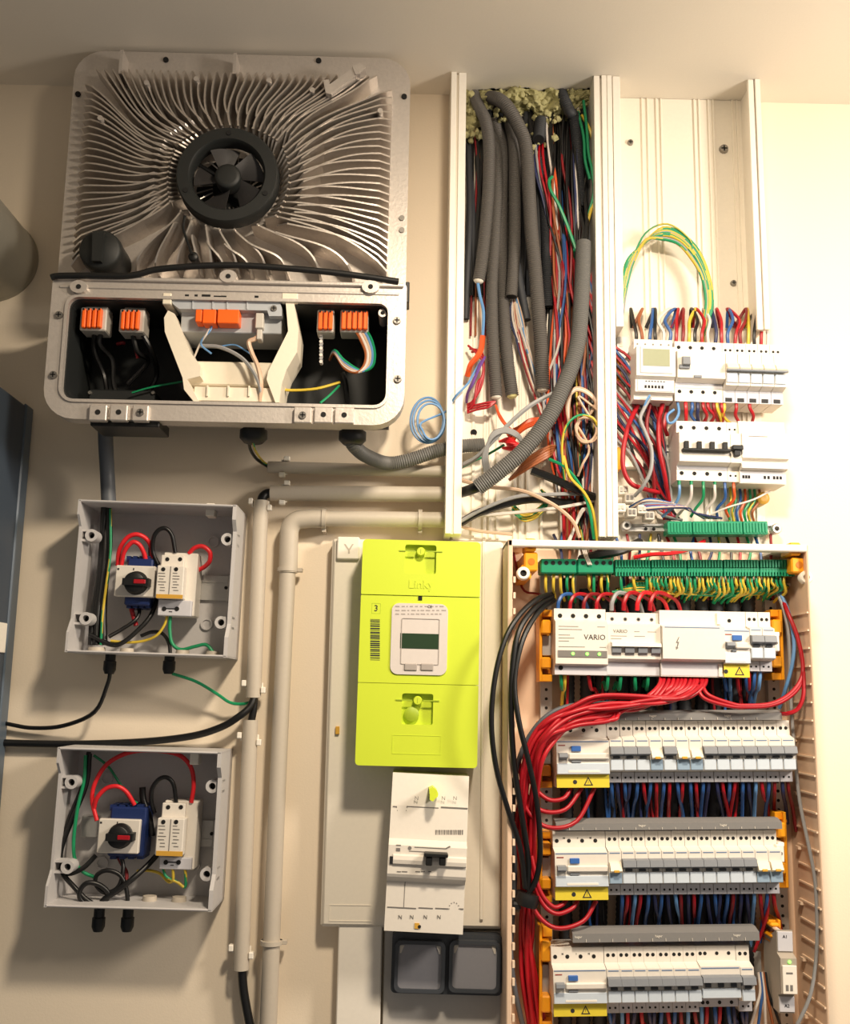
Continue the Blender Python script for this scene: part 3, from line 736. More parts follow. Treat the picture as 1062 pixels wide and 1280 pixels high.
def saddle(px, py, horiz, rpx, lab):
    c = at(px, py, .021); r = rpx*pm(.02); r_ = thing('conduit_clip', lab, 'conduit clip', None, 'white saddle clips on the grey conduits', Matrix.Translation(c))
    mb = MB(); R2 = r+.0022; n = 10; vs = []; hw = .0042
    for i in range(n+1):   # open C behind the pipe
        a = PI+PI*(i/n)   # goes round the back, ends at the sides
        for rr in (r, R2):
            for s in (-hw, hw):
                x, y = rr*math.cos(a), -rr*math.sin(a); vs.append((s, y, x) if horiz else (x, y, s))
    fs = []
    for i in range(n):
        o = 4*i; fs += [(o,o+1,o+5,o+4),(o+2,o+6,o+7,o+3),(o,o+4,o+6,o+2),(o+1,o+3,o+7,o+5)]
    fs += [(0,2,3,1),(4*n,4*n+1,4*n+3,4*n+2)]
    mb.add(vs, fs, 0, True).build('saddle', 'pvc_white', r_)
    for s in (-1, 1):
        a0, a1 = s*(r-.0002), s*(r+.0062)
        sh = .004 if s > 0 else -.002
        m2 = MB()
        if horiz: m2.box(-.0042+sh, .0042+sh, .002, -.008, a0, a1, .001)
        else: m2.box(a0, a1, .002, -.008, -.0042-sh*1.5, .0042-sh*1.5, .001)
        m2.build('ear', 'pvc_white', r_)
    MB().box(-.004, .004, R2-.001, .0205, -.004, .004).build('foot', 'pvc_white', r_)
saddle(355, 584, True, 7.8, 'white clip at the left end of the uppermost level conduit'); saddle(355, 616.5, True, 9.9, 'white clip at the left end of the second level conduit')
for px, py, l in ((325.5,630,'white clip at the top of the upper upright conduit'),(317.5,857,'white clip at the bottom of the upper upright conduit'),(312,922,'white clip at the top of the lower upright conduit'),(302,1187,'white clip at the bottom of the lower upright conduit')):
    saddle(px, py, False, 9.3, l)
# black cables around the upright conduits
wire('cable', [(318,866,.022),(317,885,.022),(313,906,.022)], 4.6, 'w_black', 'black cable seen in the gap between the two upright conduits', 'cable', n=10)
wire('cable', [(318,870,.026),(312,884,.03),(298,896,.034),(276,909,.03),(240,920,.02),(180,927,.012),(100,930,.012),(20,929,.012),(-60,926,.012)], 4.4, 'w_black', 'thick black cable leaving the conduit gap and crossing left along the wall', 'cable', n=10)
wire('cable', [(-60,890,.012),(10,905,.012),(42,910,.012),(80,907,.02),(118,890,.04),(134,856,.05),(138,838,.05)], 2.6, 'w_black', 'thin black cable from behind the blue cabinet to the upper junction box', 'cable')
wire('wire', [(316,877,.02),(302,880,.02),(287,878,.025),(272,868,.03),(245,852,.04),(215,842,.05)], 1.9, 'w_green', 'green wire leaving the upper junction box for the upright conduit', 'wire')
wire('cable', [(302,1206,.022),(304,1235,.022),(308,1260,.022),(316,1300,.022)], 5.2, 'w_black', 'black cable hanging out of the lower upright conduit', 'cable', n=10)
wire('cable', [(326.5,632,.022),(328,622,.024),(334,617,.022),(345,616.5,.021)], 6.0, 'w_black', 'black cable bending between the upright conduit and the level conduit', 'cable', n=10)

# ------------------------------------------------------------------ blue cabinet and ventilation duct at the left edge
q = at(44, 512, .0); q2 = at(4, 1000, .0)
cabf = thing('storage_cabinet', 'dark blue metal cabinet standing against the wall at the left edge', 'cabinet', None, None, Matrix.Translation((q.x, -.004, 0.9)))
H = q.z-.9
MB().box(-.5, -.002, 0, -.42, -.75, H-.001, .004).build('cabinet_body', 'cabinet_blue', cabf)
MB().box(-.006, .0, -.001, -.03, -.75, H, .0025).build('side_trim', 'cabinet_trim', cabf)
q3 = at(0, 797, .05)
MB().box(-.004, .0008, -.035, -.075, q3.z-.9-.02, q3.z-.9+.02, .0006).build('name_plate', 'pvc_white', cabf)
c = at(-6, 326, .0)
vd = thing('ventilation_duct', 'round galvanised ventilation duct coming out of the wall at the left edge', 'duct', None, None, Matrix.Translation(c))
r = 57*pm(0)
mb = MB().lathe([(0, r*.985),(.40, r*.985),(.40, r*.93),(.38, r*.93)], (0,0,0), (0,-1,0), 48); mb.build('duct_pipe', 'galv', vd)
MB().lathe([(0, r),(.006, r),(.008, r*.985)], (0,0,0), (0,-1,0), 48, cap=False).build('collar', 'galv', vd)

# ------------------------------------------------------------------ cable trunking (left channel full of wires, right channel with modules)
tf = Fr(650, 668, 0)
tr = thing('cable_trunking', 'tall cream plastic trunking with its lid off, packed with wires, foam at the top', 'trunking', tf)
ztop = tf.L(650, 83, .062).z
ztop = (tf.I @ Vector((0, 0, ZC))).z-.0006
zbot = tf.L(650, 669, .062).z
def rail(par, strips, ztop=ztop, zbot=zbot, dw=.05, groove=None):
    mb = MB()
    for (a, b_, d0, d1) in strips:
        x0 = tf.L(a, 375, d1).x; x1 = tf.L(b_, 375, d1).x; mb.box(x0, x1, -d0, -d1, zbot, ztop, .0006)
    return mb.build('side_rail', 'pvc_white', par)
mb = MB(); x0 = tf.L(559, 375, .062).x; x1 = tf.L(752, 375, .06).x; mb.box(x0, x1, -.0005, -.004, zbot, ztop); mb.build('back_panel', 'pvc_panel', tr)
rail(tr, [(560,567,.004,.064),(566.5,570.5,.03,.057),(570,579.5,.004,.062)])
rail(tr, [(745,752.5,.004,.062),(752,755.5,.02,.056),(755,761.5,.004,.064)])
for px in (592, 606, 613, 622, 643, 650, 659, 676, 700, 716):
    mb = MB(); x = tf.L(px, 500, .006).x; mb.box(x-.0022, x+.0022, -.0035, -.0068, zbot, ztop, .0006); mb.build('panel_rib', 'pvc_panel', tr)
screw_part(tf, 592, 540, .004, .007, 4.4, tr, 'hole')
tr2 = thing('cable_trunking', 'cream plastic trunking at the right with ribbed empty back panel and modular rows', 'trunking', tf)
mb = MB(); x0 = tf.L(763, 375, .06).x; x1 = tf.L(950, 300, .03).x; mb.box(x0, x1, -.0005, -.004, zbot, ztop); mb.build('back_panel', 'pvc_panel', tr2)
zcut = tf.L(770, 408, .062).z
rail(tr2, [(762,768.5,.004,.064)])
rail(tr2, [(769.5,779,.004,.062)], zbot=zcut)
mb = MB(); xa = tf.L(939.5, 232, .062).x; xb = tf.L(946.5, 232, .062).x; xc = tf.L(948.5, 232, .064).x; xd = tf.L(955, 232, .064).x
mb.box(xa, xb, -.055, -.062, zcut, ztop, .0006); mb.box(xb-.0008, xc+.0008, -.004, -.057, zcut, ztop); mb.box(xc, xd, -.055, -.064, zcut, ztop, .0006)
mb.build('side_rail', 'pvc_white', tr2)
for px in (802, 809, 820, 826, 868, 874, 886, 892, 916, 922, 929):
    mb = MB(); x = tf.L(px+2, 230, .006).x; mb.box(x-.0012, x+.0012, -.0035, -.0066, zbot, ztop, .0005); mb.build('panel_rib', 'pvc_panel', tr2)
for px, py, r in ((788,177,4.2),(905,185,6.5),(917,353,4.2)): screw_part(tf, px, py, .004, .0085, r, tr2, 'screw')

# foam around the ceiling passage
from mathutils import noise as NZ
fm = MB(); random.seed(5); fo = at(660, 130, .012)
nx, ny = 70, 34; vs = []
for j in range(ny+1):
    for i in range(nx+1):
        u, v = i/nx, j/ny
        low = 150+26*NZ.noise((u*5, 2.3, .7)) + (26 if u < .12 else 0) + (34*max(0, 1-abs(u-.60)/.14))-(30*max(0, u-.82)/.18)
        px = 579+168*u; py = 100+(low-100)*v
        n1 = NZ.noise((u*9, v*3.2, 1.1))+.6*NZ.noise((u*22, v*8, 4.4))+.35*NZ.noise((u*50, v*18, 9.1))
        d = .006+.020*math.sin(PI*min(1, v*1.02))**.6+.016*n1*(1 if 0 < v < 1 else 0)
        q = at(px, py, max(.0045, d)); q.z = min(q.z, ZC-.0008); vs.append(q-fo)
fm.add(vs, [(j*(nx+1)+i, j*(nx+1)+i+1, (j+1)*(nx+1)+i+1, (j+1)*(nx+1)+i) for j in range(ny) for i in range(nx)], 0, True)
for k in range(170):
    px = random.uniform(583, 742); py = random.uniform(106, 152)
    if 655 < px < 705 and random.random() < .3: py = random.uniform(150, 196)
    if px < 606 and random.random() < .4: py = random.uniform(150, 178)
    c = at(px, py, random.uniform(.006, .034))-fo; r = random.uniform(.0015, .0055); vs = []; nu, nv = 7, 5
    if c.z+r*1.4 > ZC-fo.z-.001: c.z = ZC-fo.z-.001-r*1.4
    for i in range(nv+1):
        th = PI*i/nv
        for j in range(nu):
            a = 2*PI*j/nu; v = Vector((math.sin(th)*math.cos(a), math.sin(th)*math.sin(a), math.cos(th)))
            vs.append(c+v*r*(1+.6*NZ.noise((v+c*150)*2.2)))
    fm.add(vs, [(i*nu+j, i*nu+(j+1)%nu, (i+1)*nu+(j+1)%nu, (i+1)*nu+j) for i in range(nv) for j in range(nu)], 0, False)
fo_ = fm.build('expanding_foam', 'foam'); fo_.location = fo; tag(fo_, 'lumpy greenish yellow expanding foam filling the ceiling gap above the conduits', 'foam', None, 'stuff')

# grey corrugated conduits in the left channel
def cond(pts, r, m, lab, plug=None, **k):
    root, W, rr, o0 = corrugated('corrugated_conduit', pts, r, m, lab, **k)
    d = (W[-1]-W[-2]).normalized()
    if plug:
        mb = MB(); p = W[-1]
        mb.lathe([(-.006, rr*.85),(.001, rr*.8),(.0035, rr*.55),(.0045, rr*.2)], p, d, 10); mb.build('end_plug', plug, root)
    else: MB().cyl(W[-1]-d*.0003, W[-1]+d*.0003, rr*.8, n=12).build('open_end', 'hole', root)
    return root
T = ' in the wire packed trunking'
cond([(592,118,.018),(598,133,.034),(607,153,.046),(611,184,.050),(610,241,.050),(606,290,.050),(602,326,.050),(598,351,.050)], 8.3, 'cond_grey', 'leftmost grey conduit ending high with a white plug'+T, 'plug_white')
cond([(606,160,.010),(620,185,.018),(622,230,.028),(619,290,.030),(615,350,.032),(615,400,.034),(617,451,.036),(620,497,.036)], 8.0, 'cond_grey', 'long grey conduit with a white plug at its lower end'+T, 'plug_white')
cond([(618,150,.008),(628,190,.016),(627,240,.022),(626,300,.024),(630,400,.026),(634,451,.03),(640,495,.03)], 8.6, 'cond_grey', 'long grey conduit with a yellowish plug at its lower end'+T, 'plug_yellow')
cond([(636,150,.012),(642,180,.028),(643,240,.036),(643,300,.038),(641,340,.040),(639,371,.040)], 8.2, 'cond_grey', 'grey conduit ending open at mid height'+T)
cond([(612,122,.022),(622,124,.046),(634,134,.056),(648,158,.058),(657,184,.058),(661,240,.056),(664,290,.056),(668,330,.054),(672,380,.052),(676,430,.048),(678,487,.044)], 9.2, 'cond_grey', 'longest grey conduit bent over at the top'+T, 'plug_white')
cond([(668,175,.010),(676,210,.016),(682,270,.020),(684,330,.020),(685,385,.016)], 8.0, 'cond_dark', 'dark grey conduit behind the coloured wires'+T)
cond([(645,330,.014),(651,365,.016),(658,401,.020)], 6.0, 'cond_dark', 'short dark conduit end showing between two grey ones'+T)
cond([(585,180,.014),(587,260,.016),(584,340,.014),(582,400,.010)], 4.5, 'cond_dark', 'thin dark conduit along the left rail'+T)
cond([(676,150,.018),(674,168,.032),(673,175,.038)], 8.5, 'cond_dark', 'dark conduit stub with its open end facing out below the foam')
cond([(700,112,.012),(705,125,.028),(712,140,.034),(718,150,.028),(722,200,.026),(724,260,.024)], 8.0, 'cond_dark', 'dark conduit bent down at the top right of the foam'+T)
cond([(729,303,.052),(728,340,.058),(726,380,.064),(723,420,.070),(716,452,.074),(704,483,.078),(685,523,.080),(655,562,.080),(624,589,.076),(596,610,.070)], 10.6, 'cond_mid', 'thick grey corrugated conduit sweeping down to the left in front of the wires', None, n=18)
wire('cable', [(600,607,.066),(588,612,.058),(572,617,.022)], 7.0, 'w_black', 'black cable leaving the thick sweeping conduit behind the left rail', 'cable', n=10)
for k, (dx, dy) in enumerate(((-4,0),(4,2))):
    wire('cable', [(725+dx,230,.02),(728+dx,262,.034),(731+dx*.5,285,.046),(729+dx*.6,306,.052)], 3.4, 'w_black', 'black cable entering the top of the thick sweeping conduit', 'cable', 'black cables entering the thick conduit')
# single, distinct wires of the left channel
random.seed(77)
def lw(pts, r, m, lab, group=None, **k): return wire('wire', pts, r, m, lab, 'wire', group, **k)
lw([(597,354,.05),(600,372,.046),(604,390,.04),(603,424,.034)], 2.0, 'w_lightblue', 'blue wire hanging out of the leftmost grey conduit')
lw([(603,420,.034),(601,436,.034),(596,446,.034),(588,456,.03),(584,470,.02)], 4.0, 'w_orange', 'thick orange wire end below the leftmost grey conduit')
for k in range(3): lw([(585+k*2,432+4*k,.02),(594+4*k,440,.03),(604,455+6*k,.034),(602-3*k,480,.034),(592,500+2*k,.03),(584,506+4*k,.02)], 1.6, 'w_red', 'red wire looping beside the left rail under the orange wire', 'red wires by the left rail')
for k in range(6): lw([(606-1.5*k,446+2*k,.036),(597-1.2*k,464+3*k,.044+.002*k),(588-.8*k,482+2*k,.04),(583,498+k,.02)], 1.7, 'w_purple', 'purple wire in the bundle beside the left rail', 'purple wires by the left rail', per=4)
for k in range(3): lw([(584,508+4*k,.02),(596,506+3*k,.03),(610,503+3*k,.036),(619,502,.036)], 1.5, 'w_red', 'red wire running into the white plugged conduit end', 'red wires into the conduit end')
for k in range(2): lw([(619,506,.036),(624,518+3*k,.04),(632,530+2*k,.044),(640,538,.04)], 1.5, 'w_orange', 'orange wire hanging from the white plugged conduit end', 'orange wires under the conduit end')
for k in range(5): lw([(632+2*k,541+3*k,.034),(648,534+2*k,.046),(664,524+2*k,.05),(686+2*k,524+k,.04)], 2.0, 'w_orange', 'orange wire crossing behind the thick sweeping conduit', 'orange wires behind the thick conduit')
for k in range(4): lw([(624+3*k,552,.03),(636,548+3*k,.042),(646+2*k,556,.042),(640,562-2*k,.04),(628+2*k,560,.03)], 1.8, 'w_redlight', 'small red wire curl left of the thick sweeping conduit', 'red curls by the thick conduit')
lw([(576,582,.03),(596,571,.05),(616,551,.062),(640,526,.07),(664,506,.074),(690,492,.072)], 3.0, 'w_grey', 'light grey cable rising to the right behind the thick conduit')
lw([(576,585,.02),(592,576,.03),(606,570,.03),(630,556,.03)], 1.6, 'w_green', 'green wire beside the light grey rising cable')
for k in range(3): lw([(606+3*k,590,.05),(604+2*k,570,.06),(614,548-2*k,.068),(630,540-2*k,.07),(646,546-2*k,.07),(655,556,.068)], 2.2, 'w_grey', 'grey cable loop in front of the trunking back panel', 'grey cable loops in the trunking')
lw([(576,600,.02),(606,608,.03),(645,612,.046),(670,620,.056),(696,634,.060),(716,652,.060),(724,672,.055)], 2.4, 'w_tan', 'cream cable arching down to the lower right of the trunking')
lw([(575,654,.03),(600,640,.036),(640,628,.04),(672,624,.04),(706,628,.03),(745,624,.02)], 5.0, 'w_black', 'thick black cable rising from the foot of the left rail')
lw([(575,652,.036),(604,636,.044),(645,621,.05),(690,618,.05),(740,617,.03)], 2.4, 'w_grey', 'grey cable above the thick black cable at the trunking foot')
lw([(576,646,.02),(620,643,.036),(680,637,.04),(720,631,.04),(748,624,.03)], 2.2, 'w_white', 'white cable running level above the trunking foot')
lw([(576,658,.02),(600,664,.02),(640,668,.02)], 2.0, 'w_tan', 'cream cable at the very foot of the trunking')
lw([(664,588,.05),(690,598,.05),(720,612,.05),(738,620,.04),(748,622,.03)], 5.2, 'w_black', 'thick black cable slanting down behind the thick conduit end')
for k in range(5): lw([(636+2*k,600-2*k,.04),(660,585-3*k,.052),(684,571-3*k,.05),(690+k,566-2*k,.03)], 2.2, 'w_brown', 'brown wire lying under the end of the thick conduit', 'brown wires under the thick conduit')
for k in range(4): lw([(640,630+3*k,.02),(655,642+3*k,.026),(672,636+3*k,.026),(684,622+2*k,.02),(676,612,.016)], 1.6, 'w_yellow', 'green and yellow wire curled on the back panel at the trunking foot', 'earth wire curl at the trunking foot', stripe='w_green')
lw([(686,574,.05),(706,584,.056),(724,606,.058),(736,636,.056),(742,674,.05)], 2.0, 'w_green', 'bright green wire dropping to the trunking foot')
lw([(706,604,.05),(702,560,.06),(708,532,.066),(724,519,.066),(742,524,.06),(750,545,.05)], 1.7, 'w_green', 'green and yellow wire arched over the cream coil', stripe='w_yellow')
lw([(704,570,.055),(712,596,.06),(730,616,.06),(741,640,.056),(746,676,.05)], 1.9, 'w_yellow', 'yellow wire dropping beside the bright green wire')
pts = []
for k in range(40):
    a = 2*PI*k/11; pts.append((733+14*math.cos(a)+1.5*math.sin(k*.5), 537+16*math.sin(a)+1.2*math.cos(k*.7), .052+.003*math.sin(k*.33)))
pts = [(745,512,.05),(738,506,.055),(722,496,.06)]+pts+[(736,560,.05),(728,580,.05),(722,595,.04)]
lw(pts, 1.6, 'w_tan', 'cream wire coiled in the lower right of the trunking', per=4)
for k in range(3): lw([(710,528-2*k,.046),(708+2*k,505-3*k,.056),(718,489-2*k,.06),(733,492-2*k,.06),(744,505-2*k,.05),(736,520,.046)], 1.5, 'w_white' if k == 1 else 'w_tan', 'pale wire looping above the cream coil', 'pale loops above the cream coil')
for k in range(2): lw([(742,652,.04),(728+3*k,636,.044),(712-2*k,676,.04)], 1.6, 'w_white', 'thin white wire at the lower right end of the trunking', 'white wires at the trunking end')
lw([(690,221,.046),(686,226,.05),(688,238,.052),(698,256,.052),(708,280,.05),(716,302,.05),(722,318,.05)], 2.2, 'w_green', 'bright green wire arched in front of the dark upper wires')
lw([(729,126,.03),(733,160,.04),(735,190,.042),(740,215,.044),(742,240,.044),(737,262,.04),(732,282,.036)], 2.0, 'w_green', 'green wire running down along the middle rail')
lw([(722,140,.03),(729,170,.04),(731,200,.042),(737,224,.044)], 2.0, 'w_green', 'second green wire left of the one along the middle rail')
lw([(727,144,.03),(736,160,.036),(741,178,.03)], 2.0, 'w_yellow', 'short yellow wire under the ceiling at the middle rail')
lw([(735,195,.034),(741,220,.04),(742,245,.04),(735,275,.04),(731,292,.03),(735,330,.03)], 2.2, 'w_yellow', 'green and yellow wire beside the thick conduit top', stripe='w_green')
STUFF = {}  # dark cables added to blacken the channel's back, standing in for its shade
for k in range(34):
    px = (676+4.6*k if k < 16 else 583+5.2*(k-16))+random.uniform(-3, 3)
    lw([(px, 128+random.uniform(0, 20), .008), (px+random.uniform(-5,5), 200, .012), (px+random.uniform(-5,5), 300, .012), (px+random.uniform(-3,5), 370, .010)]+([(px+random.uniform(-5,8), 450, .008)] if k < 16 else []), 4.2, 'w_black' if k % 3 else 'cond_dark', 'thick black cable hidden deep behind the coloured wires of the trunking', 'black cables added deep in the trunking', per=4)
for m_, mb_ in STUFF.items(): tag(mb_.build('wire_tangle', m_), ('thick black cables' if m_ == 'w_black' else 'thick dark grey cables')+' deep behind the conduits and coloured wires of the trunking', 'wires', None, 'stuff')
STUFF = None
# the dense bundle: generated runs from the ceiling to the foot
random.seed(21)
pal = ['w_red']*6+['w_blue']*4+['w_black']*7+['w_darkred']*4+['w_navy']*5+['w_brown']*2+['w_white']*2+['w_orange']+['w_black']*3+['w_tan']+['w_yellow']*2+['w_grey']+['w_lightblue']
cname = {'w_red':'red','w_blue':'blue','w_black':'black','w_darkred':'dark red','w_navy':'dark blue','w_brown':'brown','w_white':'white','w_orange':'orange','w_purple':'purple','w_tan':'cream','w_yellow':'green and yellow','w_grey':'grey','w_lightblue':'light blue','w_green':'green','w_redlight':'red'}
for k in range(64):
    m = random.choice(pal); a = random.random(); g = lambda s: random.gauss(0, s)
    x0 = 672+60*a+g(4); y0 = random.uniform(120, 165)
    pts = [(x0, y0, .010), (x0+g(3)-3, y0+45, .022+random.random()*.012), (680+48*a+g(5), 260, .018+random.random()*.022), (688+44*a+g(5), 340, .016+random.random()*.024),
           (690+50*a+g(6), 420, .016+random.random()*.026), (680+64*a+g(6), 500, .016+random.random()*.026), (690+54*a+g(5), 570, .012+random.random()*.024), (698+46*a+g(4), 630, .012+random.random()*.02), (700+44*a+g(3), 686, .012+random.random()*.02)]
    pts = [(min(x, 744), y, d) for x, y, d in pts]
    if m not in ('w_black', 'w_navy') and k % 4: pts = [(pts[2][0], pts[2][1]-random.uniform(-60, 60), .008)]+pts[3:]
    wire('wire', pts, random.uniform(1.5, 2.1), m, cname[m]+' wire in the dense bundle down the right half of the packed trunking', 'wire', cname[m]+' wires of the trunking bundle', per=4, n=6, stripe='w_green' if m == 'w_yellow' else None)
for k in range(14):
    m = random.choice(['w_red','w_blue','w_white','w_purple','w_darkred','w_navy','w_lightblue','w_tan']); a = random.random(); g = lambda s: random.gauss(0, s)
    pts = [(640+6*a, 372, .030), (642+8*a+g(2), 400, .026), (650+12*a+g(3), 440, .024), (664+16*a+g(3), 490, .03), (684+16*a+g(3), 540, .03), (700+16*a+g(4), 600, .024), (704+30*a, 686, .02)]
    wire('wire', pts, random.uniform(1.3, 1.8), m, cname[m]+' wire fanning down from the open mid height conduit', 'wire', cname[m]+' wires from the mid height conduit', per=4)
for k in range(6):
    m = ['w_darkred','w_brown','w_tan','w_darkred','w_navy','w_brown'][k]
    wire('wire', [(590+4*k,150,.012),(596+3.5*k,200,.014),(594+4*k,260,.012),(590+5*k,340,.012),(588+6*k,420,.010)], 1.5, m, cname[m]+' wire seen between the grey conduits behind the left rail', 'wire', cname[m]+' wires behind the grey conduits', per=4)
# wires passing under the middle rail into the right channel
random.seed(8)
for k in range(16):
    m = ['w_red','w_blue','w_red','w_navy','w_red','w_black','w_darkred','w_grey'][k % 8]
    y = 380+k*8; g = random.gauss
    wire('wire', [(735+g(0,2),y-40,.022),(748,y,.030),(764,y+40+g(0,3),.034),(782+g(0,3),y+66,.034),(802+g(0,4),y+96,.03),(822+g(0,5),min(y+140,640),.022),(830+k*1.5,650,.016)], 1.9, m, cname[m]+' wire slanting out from under the middle rail below the display meter', 'wire', cname[m]+' wires slanting out from under the middle rail', per=4)

# ------------------------------------------------------------------ modular devices
class Row:
    """a run of modular devices: top-left and top-right corner of the terminal face in the photo"""
    def __init__(s, L, Rr, yb, d0, dt=.046, nmod=None):
        df = d0+dt; a = at(*L, df); b = at(*Rr, df); c = at(L[0]+(yb-L[1])*-.010, yb, df)
        s.ang = math.atan2(b.z-a.z, b.x-a.x); s.W = (b-a).length; s.H = (a-c).length; s.d0 = d0; s.dt = dt
        s.o = Vector((a.x, -d0, a.z)); s.M = Matrix.Translation(s.o) @ Matrix.Rotation(-s.ang, 4, 'Y'); s.I = s.M.inverted()
        s.mw = s.W/nmod if nmod else .0175
    def x(s, px, py=None):
        q = s.I @ at(px, py or 900, s.d0+s.dt); return q.x
    def z(s, px, py, dt=None): return (s.I @ at(px, py, s.d0+(dt or s.dt))).z
    def Mx(s, x): return s.M @ Matrix.Translation((x, 0, 0))
DN = .062
def body_prof(H, dt=.046, dn=DN, f=(.24,.29,.79,.83)):
    a, b, c, e = [-H*k for k in f]
    return [(0, 0), (-dt, 0), (-dt, a), (-dn, b), (-dn, c), (-dt, e), (-dt, -H), (0, -H)]
def mbody(mb, w, H, g=.00035, x0=0., **k): return mb.prism(body_prof(H, **k), 'x', x0+g, x0+w-g)
def holes(mb, xs, z, y, r=.0023):
    for x in xs: mb.cyl((x, -y+.001, z), (x, -y-.0003, z), r, n=10)
    return mb
def rect(mb, x0, x1, z0, z1, y, t=.0004, m=0): return mb.box(x0, x1, -y+.0005, -y-t, z0, z1, 0, m)
def breaker_parts(root, w, H, on=True, holes_low=True, label='label_clear', dt=.046, toggle=True):
    MBb = MB(); mbody(MBb, w, H); MBb.build('body', 'device', root)
    MB().box(.0004, w-.0004, -dt-.0006+.0003, -dt-.0011, -H+.0002, -H*.835, .0004).build('lower_terminal', 'device_low', root)
    holes(MB(), (w*.3, w*.7), -H*.125, dt).build('terminal_holes', 'hole', root)['kind'] = 'stuff'
    holes(MB(), (w*.3, w*.7), -H*.92, dt+.0011, .0014).build('terminal_holes', 'hole', root)['kind'] = 'stuff'
    rect(MB(), w*.12, w*.88, -H*.325, -H*.310, DN).build('printed_line', 'ink_blue', root)
    MB().box(w*.04, w*.96, -DN+.0005, -DN-.0025, -H*.79, -H*.615, .0008).build('label_holder', label, root)
    if toggle:
        tg = MB()
        if on:
            tg.prism([(-DN+.001, -H*.40), (-DN-.008, -H*.42), (-DN-.010, -H*.52), (-DN+.001, -H*.565)], 'x', w*.02, w*.98); o = tg.build('toggle', 'toggle_grey', root)
            MB().box(w*.25, w*.75, -DN+.0005, -DN-.0022, -H*.60, -H*.565).build('toggle_slot', 'socket_dark', root)
        else:
            tg.prism([(-DN+.001, -H*.45), (-DN-.004, -H*.47), (-DN-.010, -H*.58), (-DN-.008, -H*.61), (-DN+.001, -H*.615)], 'x', w*.08, w*.92); o = tg.build('toggle', 'toggle_cream', root, 'cream toggle flipped down')
            MB().box(w*.3, w*.7, -DN-.0075, -DN-.0106, -H*.605, -H*.565, .0005).build('toggle_tip', 'gold', o)
def warn_label(mbk, root, x0, x1, z0, z1, y):
    yl = MB().box(x0, x1, -y+.0005, -y-.0012, z0, z1, .0003).build('warning_label', 'yellow_label', root, 'yellow warning label')
    h = z1-z0; c = (x0+x1)/2+.10*(x1-x0); m = (z0+z1)/2; s = h*.33
    tri = MB().frame([(c, m+s), (c-s*1.1, m-s), (c+s*1.1, m-s)], [(c, m+s*.6), (c-s*.72, m-s*.78), (c+s*.72, m-s*.78)], -y-.0012, -y-.0015)
    tri.box(c-.0002, c+.0002, -y-.0012, -y-.0015, m-s*.5, m+s*.2); tri.cyl((c-s*3.1, -y-.001, m-s*.2), (c-s*3.1, -y-.0015, m-s*.2), s*.5, n=10)
    tri.build('warning_symbol', 'ink', yl)
def proto(name, label, cat): return thing(name, label, cat, None, None, Matrix.Identity(4))
def use(p, M, lab, group=None, first=[set()]):
    if p.name not in first[0]: first[0].add(p.name); o = p
    else: o = copy_tree(p)
    o.matrix_world = M; o['label'] = lab
    if group: o['group'] = group
    return o
def rcd(row, x, w, lab, H, warn=True, name='residual_current_device'):
    r = thing(name, lab, 'circuit breaker', None, None, row.Mx(x)); dt = .046
    H0 = H
    mbody(MB(), w, H).build('body', 'device', r)
    holes(MB(), [w*.08, w*.31, w*.56, w*.81] if w > .05 else [w*.36], -H*.14, dt, .0026).build('terminal_holes', 'hole', r)['kind'] = 'stuff'
    rect(MB(), w*.02, w*.98, -H*.312, -H*.298, DN).build('printed_line', 'ink_blue', r)
    if w > .05:
        for s_, f_ in (('N', .22), ('1', .48), ('N', .72)): text(s_, .003, w*f_, -dt-.0002, -H*.10, r, 'ink', bold=.0001)
    rect(MB(), w*.04, w*.17 if w > .05 else w*.3, -H*.368, -H*.352, DN).build('printed_mark', 'ink_red', r)
    MB().box(w*.30 if w < .05 else w*.28, w*.68 if w < .05 else w*.46, -DN+.0005, -DN-.003, -H*.45, -H*.37, .0006).build('test_button', 'blue_button', r, 'blue test button')
    MB().prism([(-DN+.001, -H*.47), (-DN-.009, -H*.48), (-DN-.010, -H*.53), (-DN+.001, -H*.58)], 'x', w*.04, w*.20 if w > .05 else w*.36).build('lever', 'toggle_grey', r, 'grey lever')
    MB().box(w*.22 if w > .05 else w*.4, w*.985, -DN+.0005, -DN-.0045, -H*.575, -H*.475, .0016).build('crossbar', 'device', r)
    MB().box(w*.28, w*.46, -DN+.0005, -DN-.002, -H*.62, -H*.585, .0005).build('reset_tab', 'toggle_grey', r)
    MB().box(w*.01, w*.99, -DN+.0005, -DN-.0012, -H*.79, -H*.63, .0005).build('label_holder', 'label_clear', r)
    rect(MB(), w*.22, w*.80, -H*.765, -H*.735, DN+.0012).build('label_strip', 'pvc_white', r)
    if warn: warn_label(MB(), r, w*.005, w*.995, -H*1.0, -H*.80, .0555)
    return r
words_ = ['first','second','third','fourth','fifth','sixth','seventh','eighth','ninth','tenth','eleventh','twelfth','thirteenth','fourteenth']

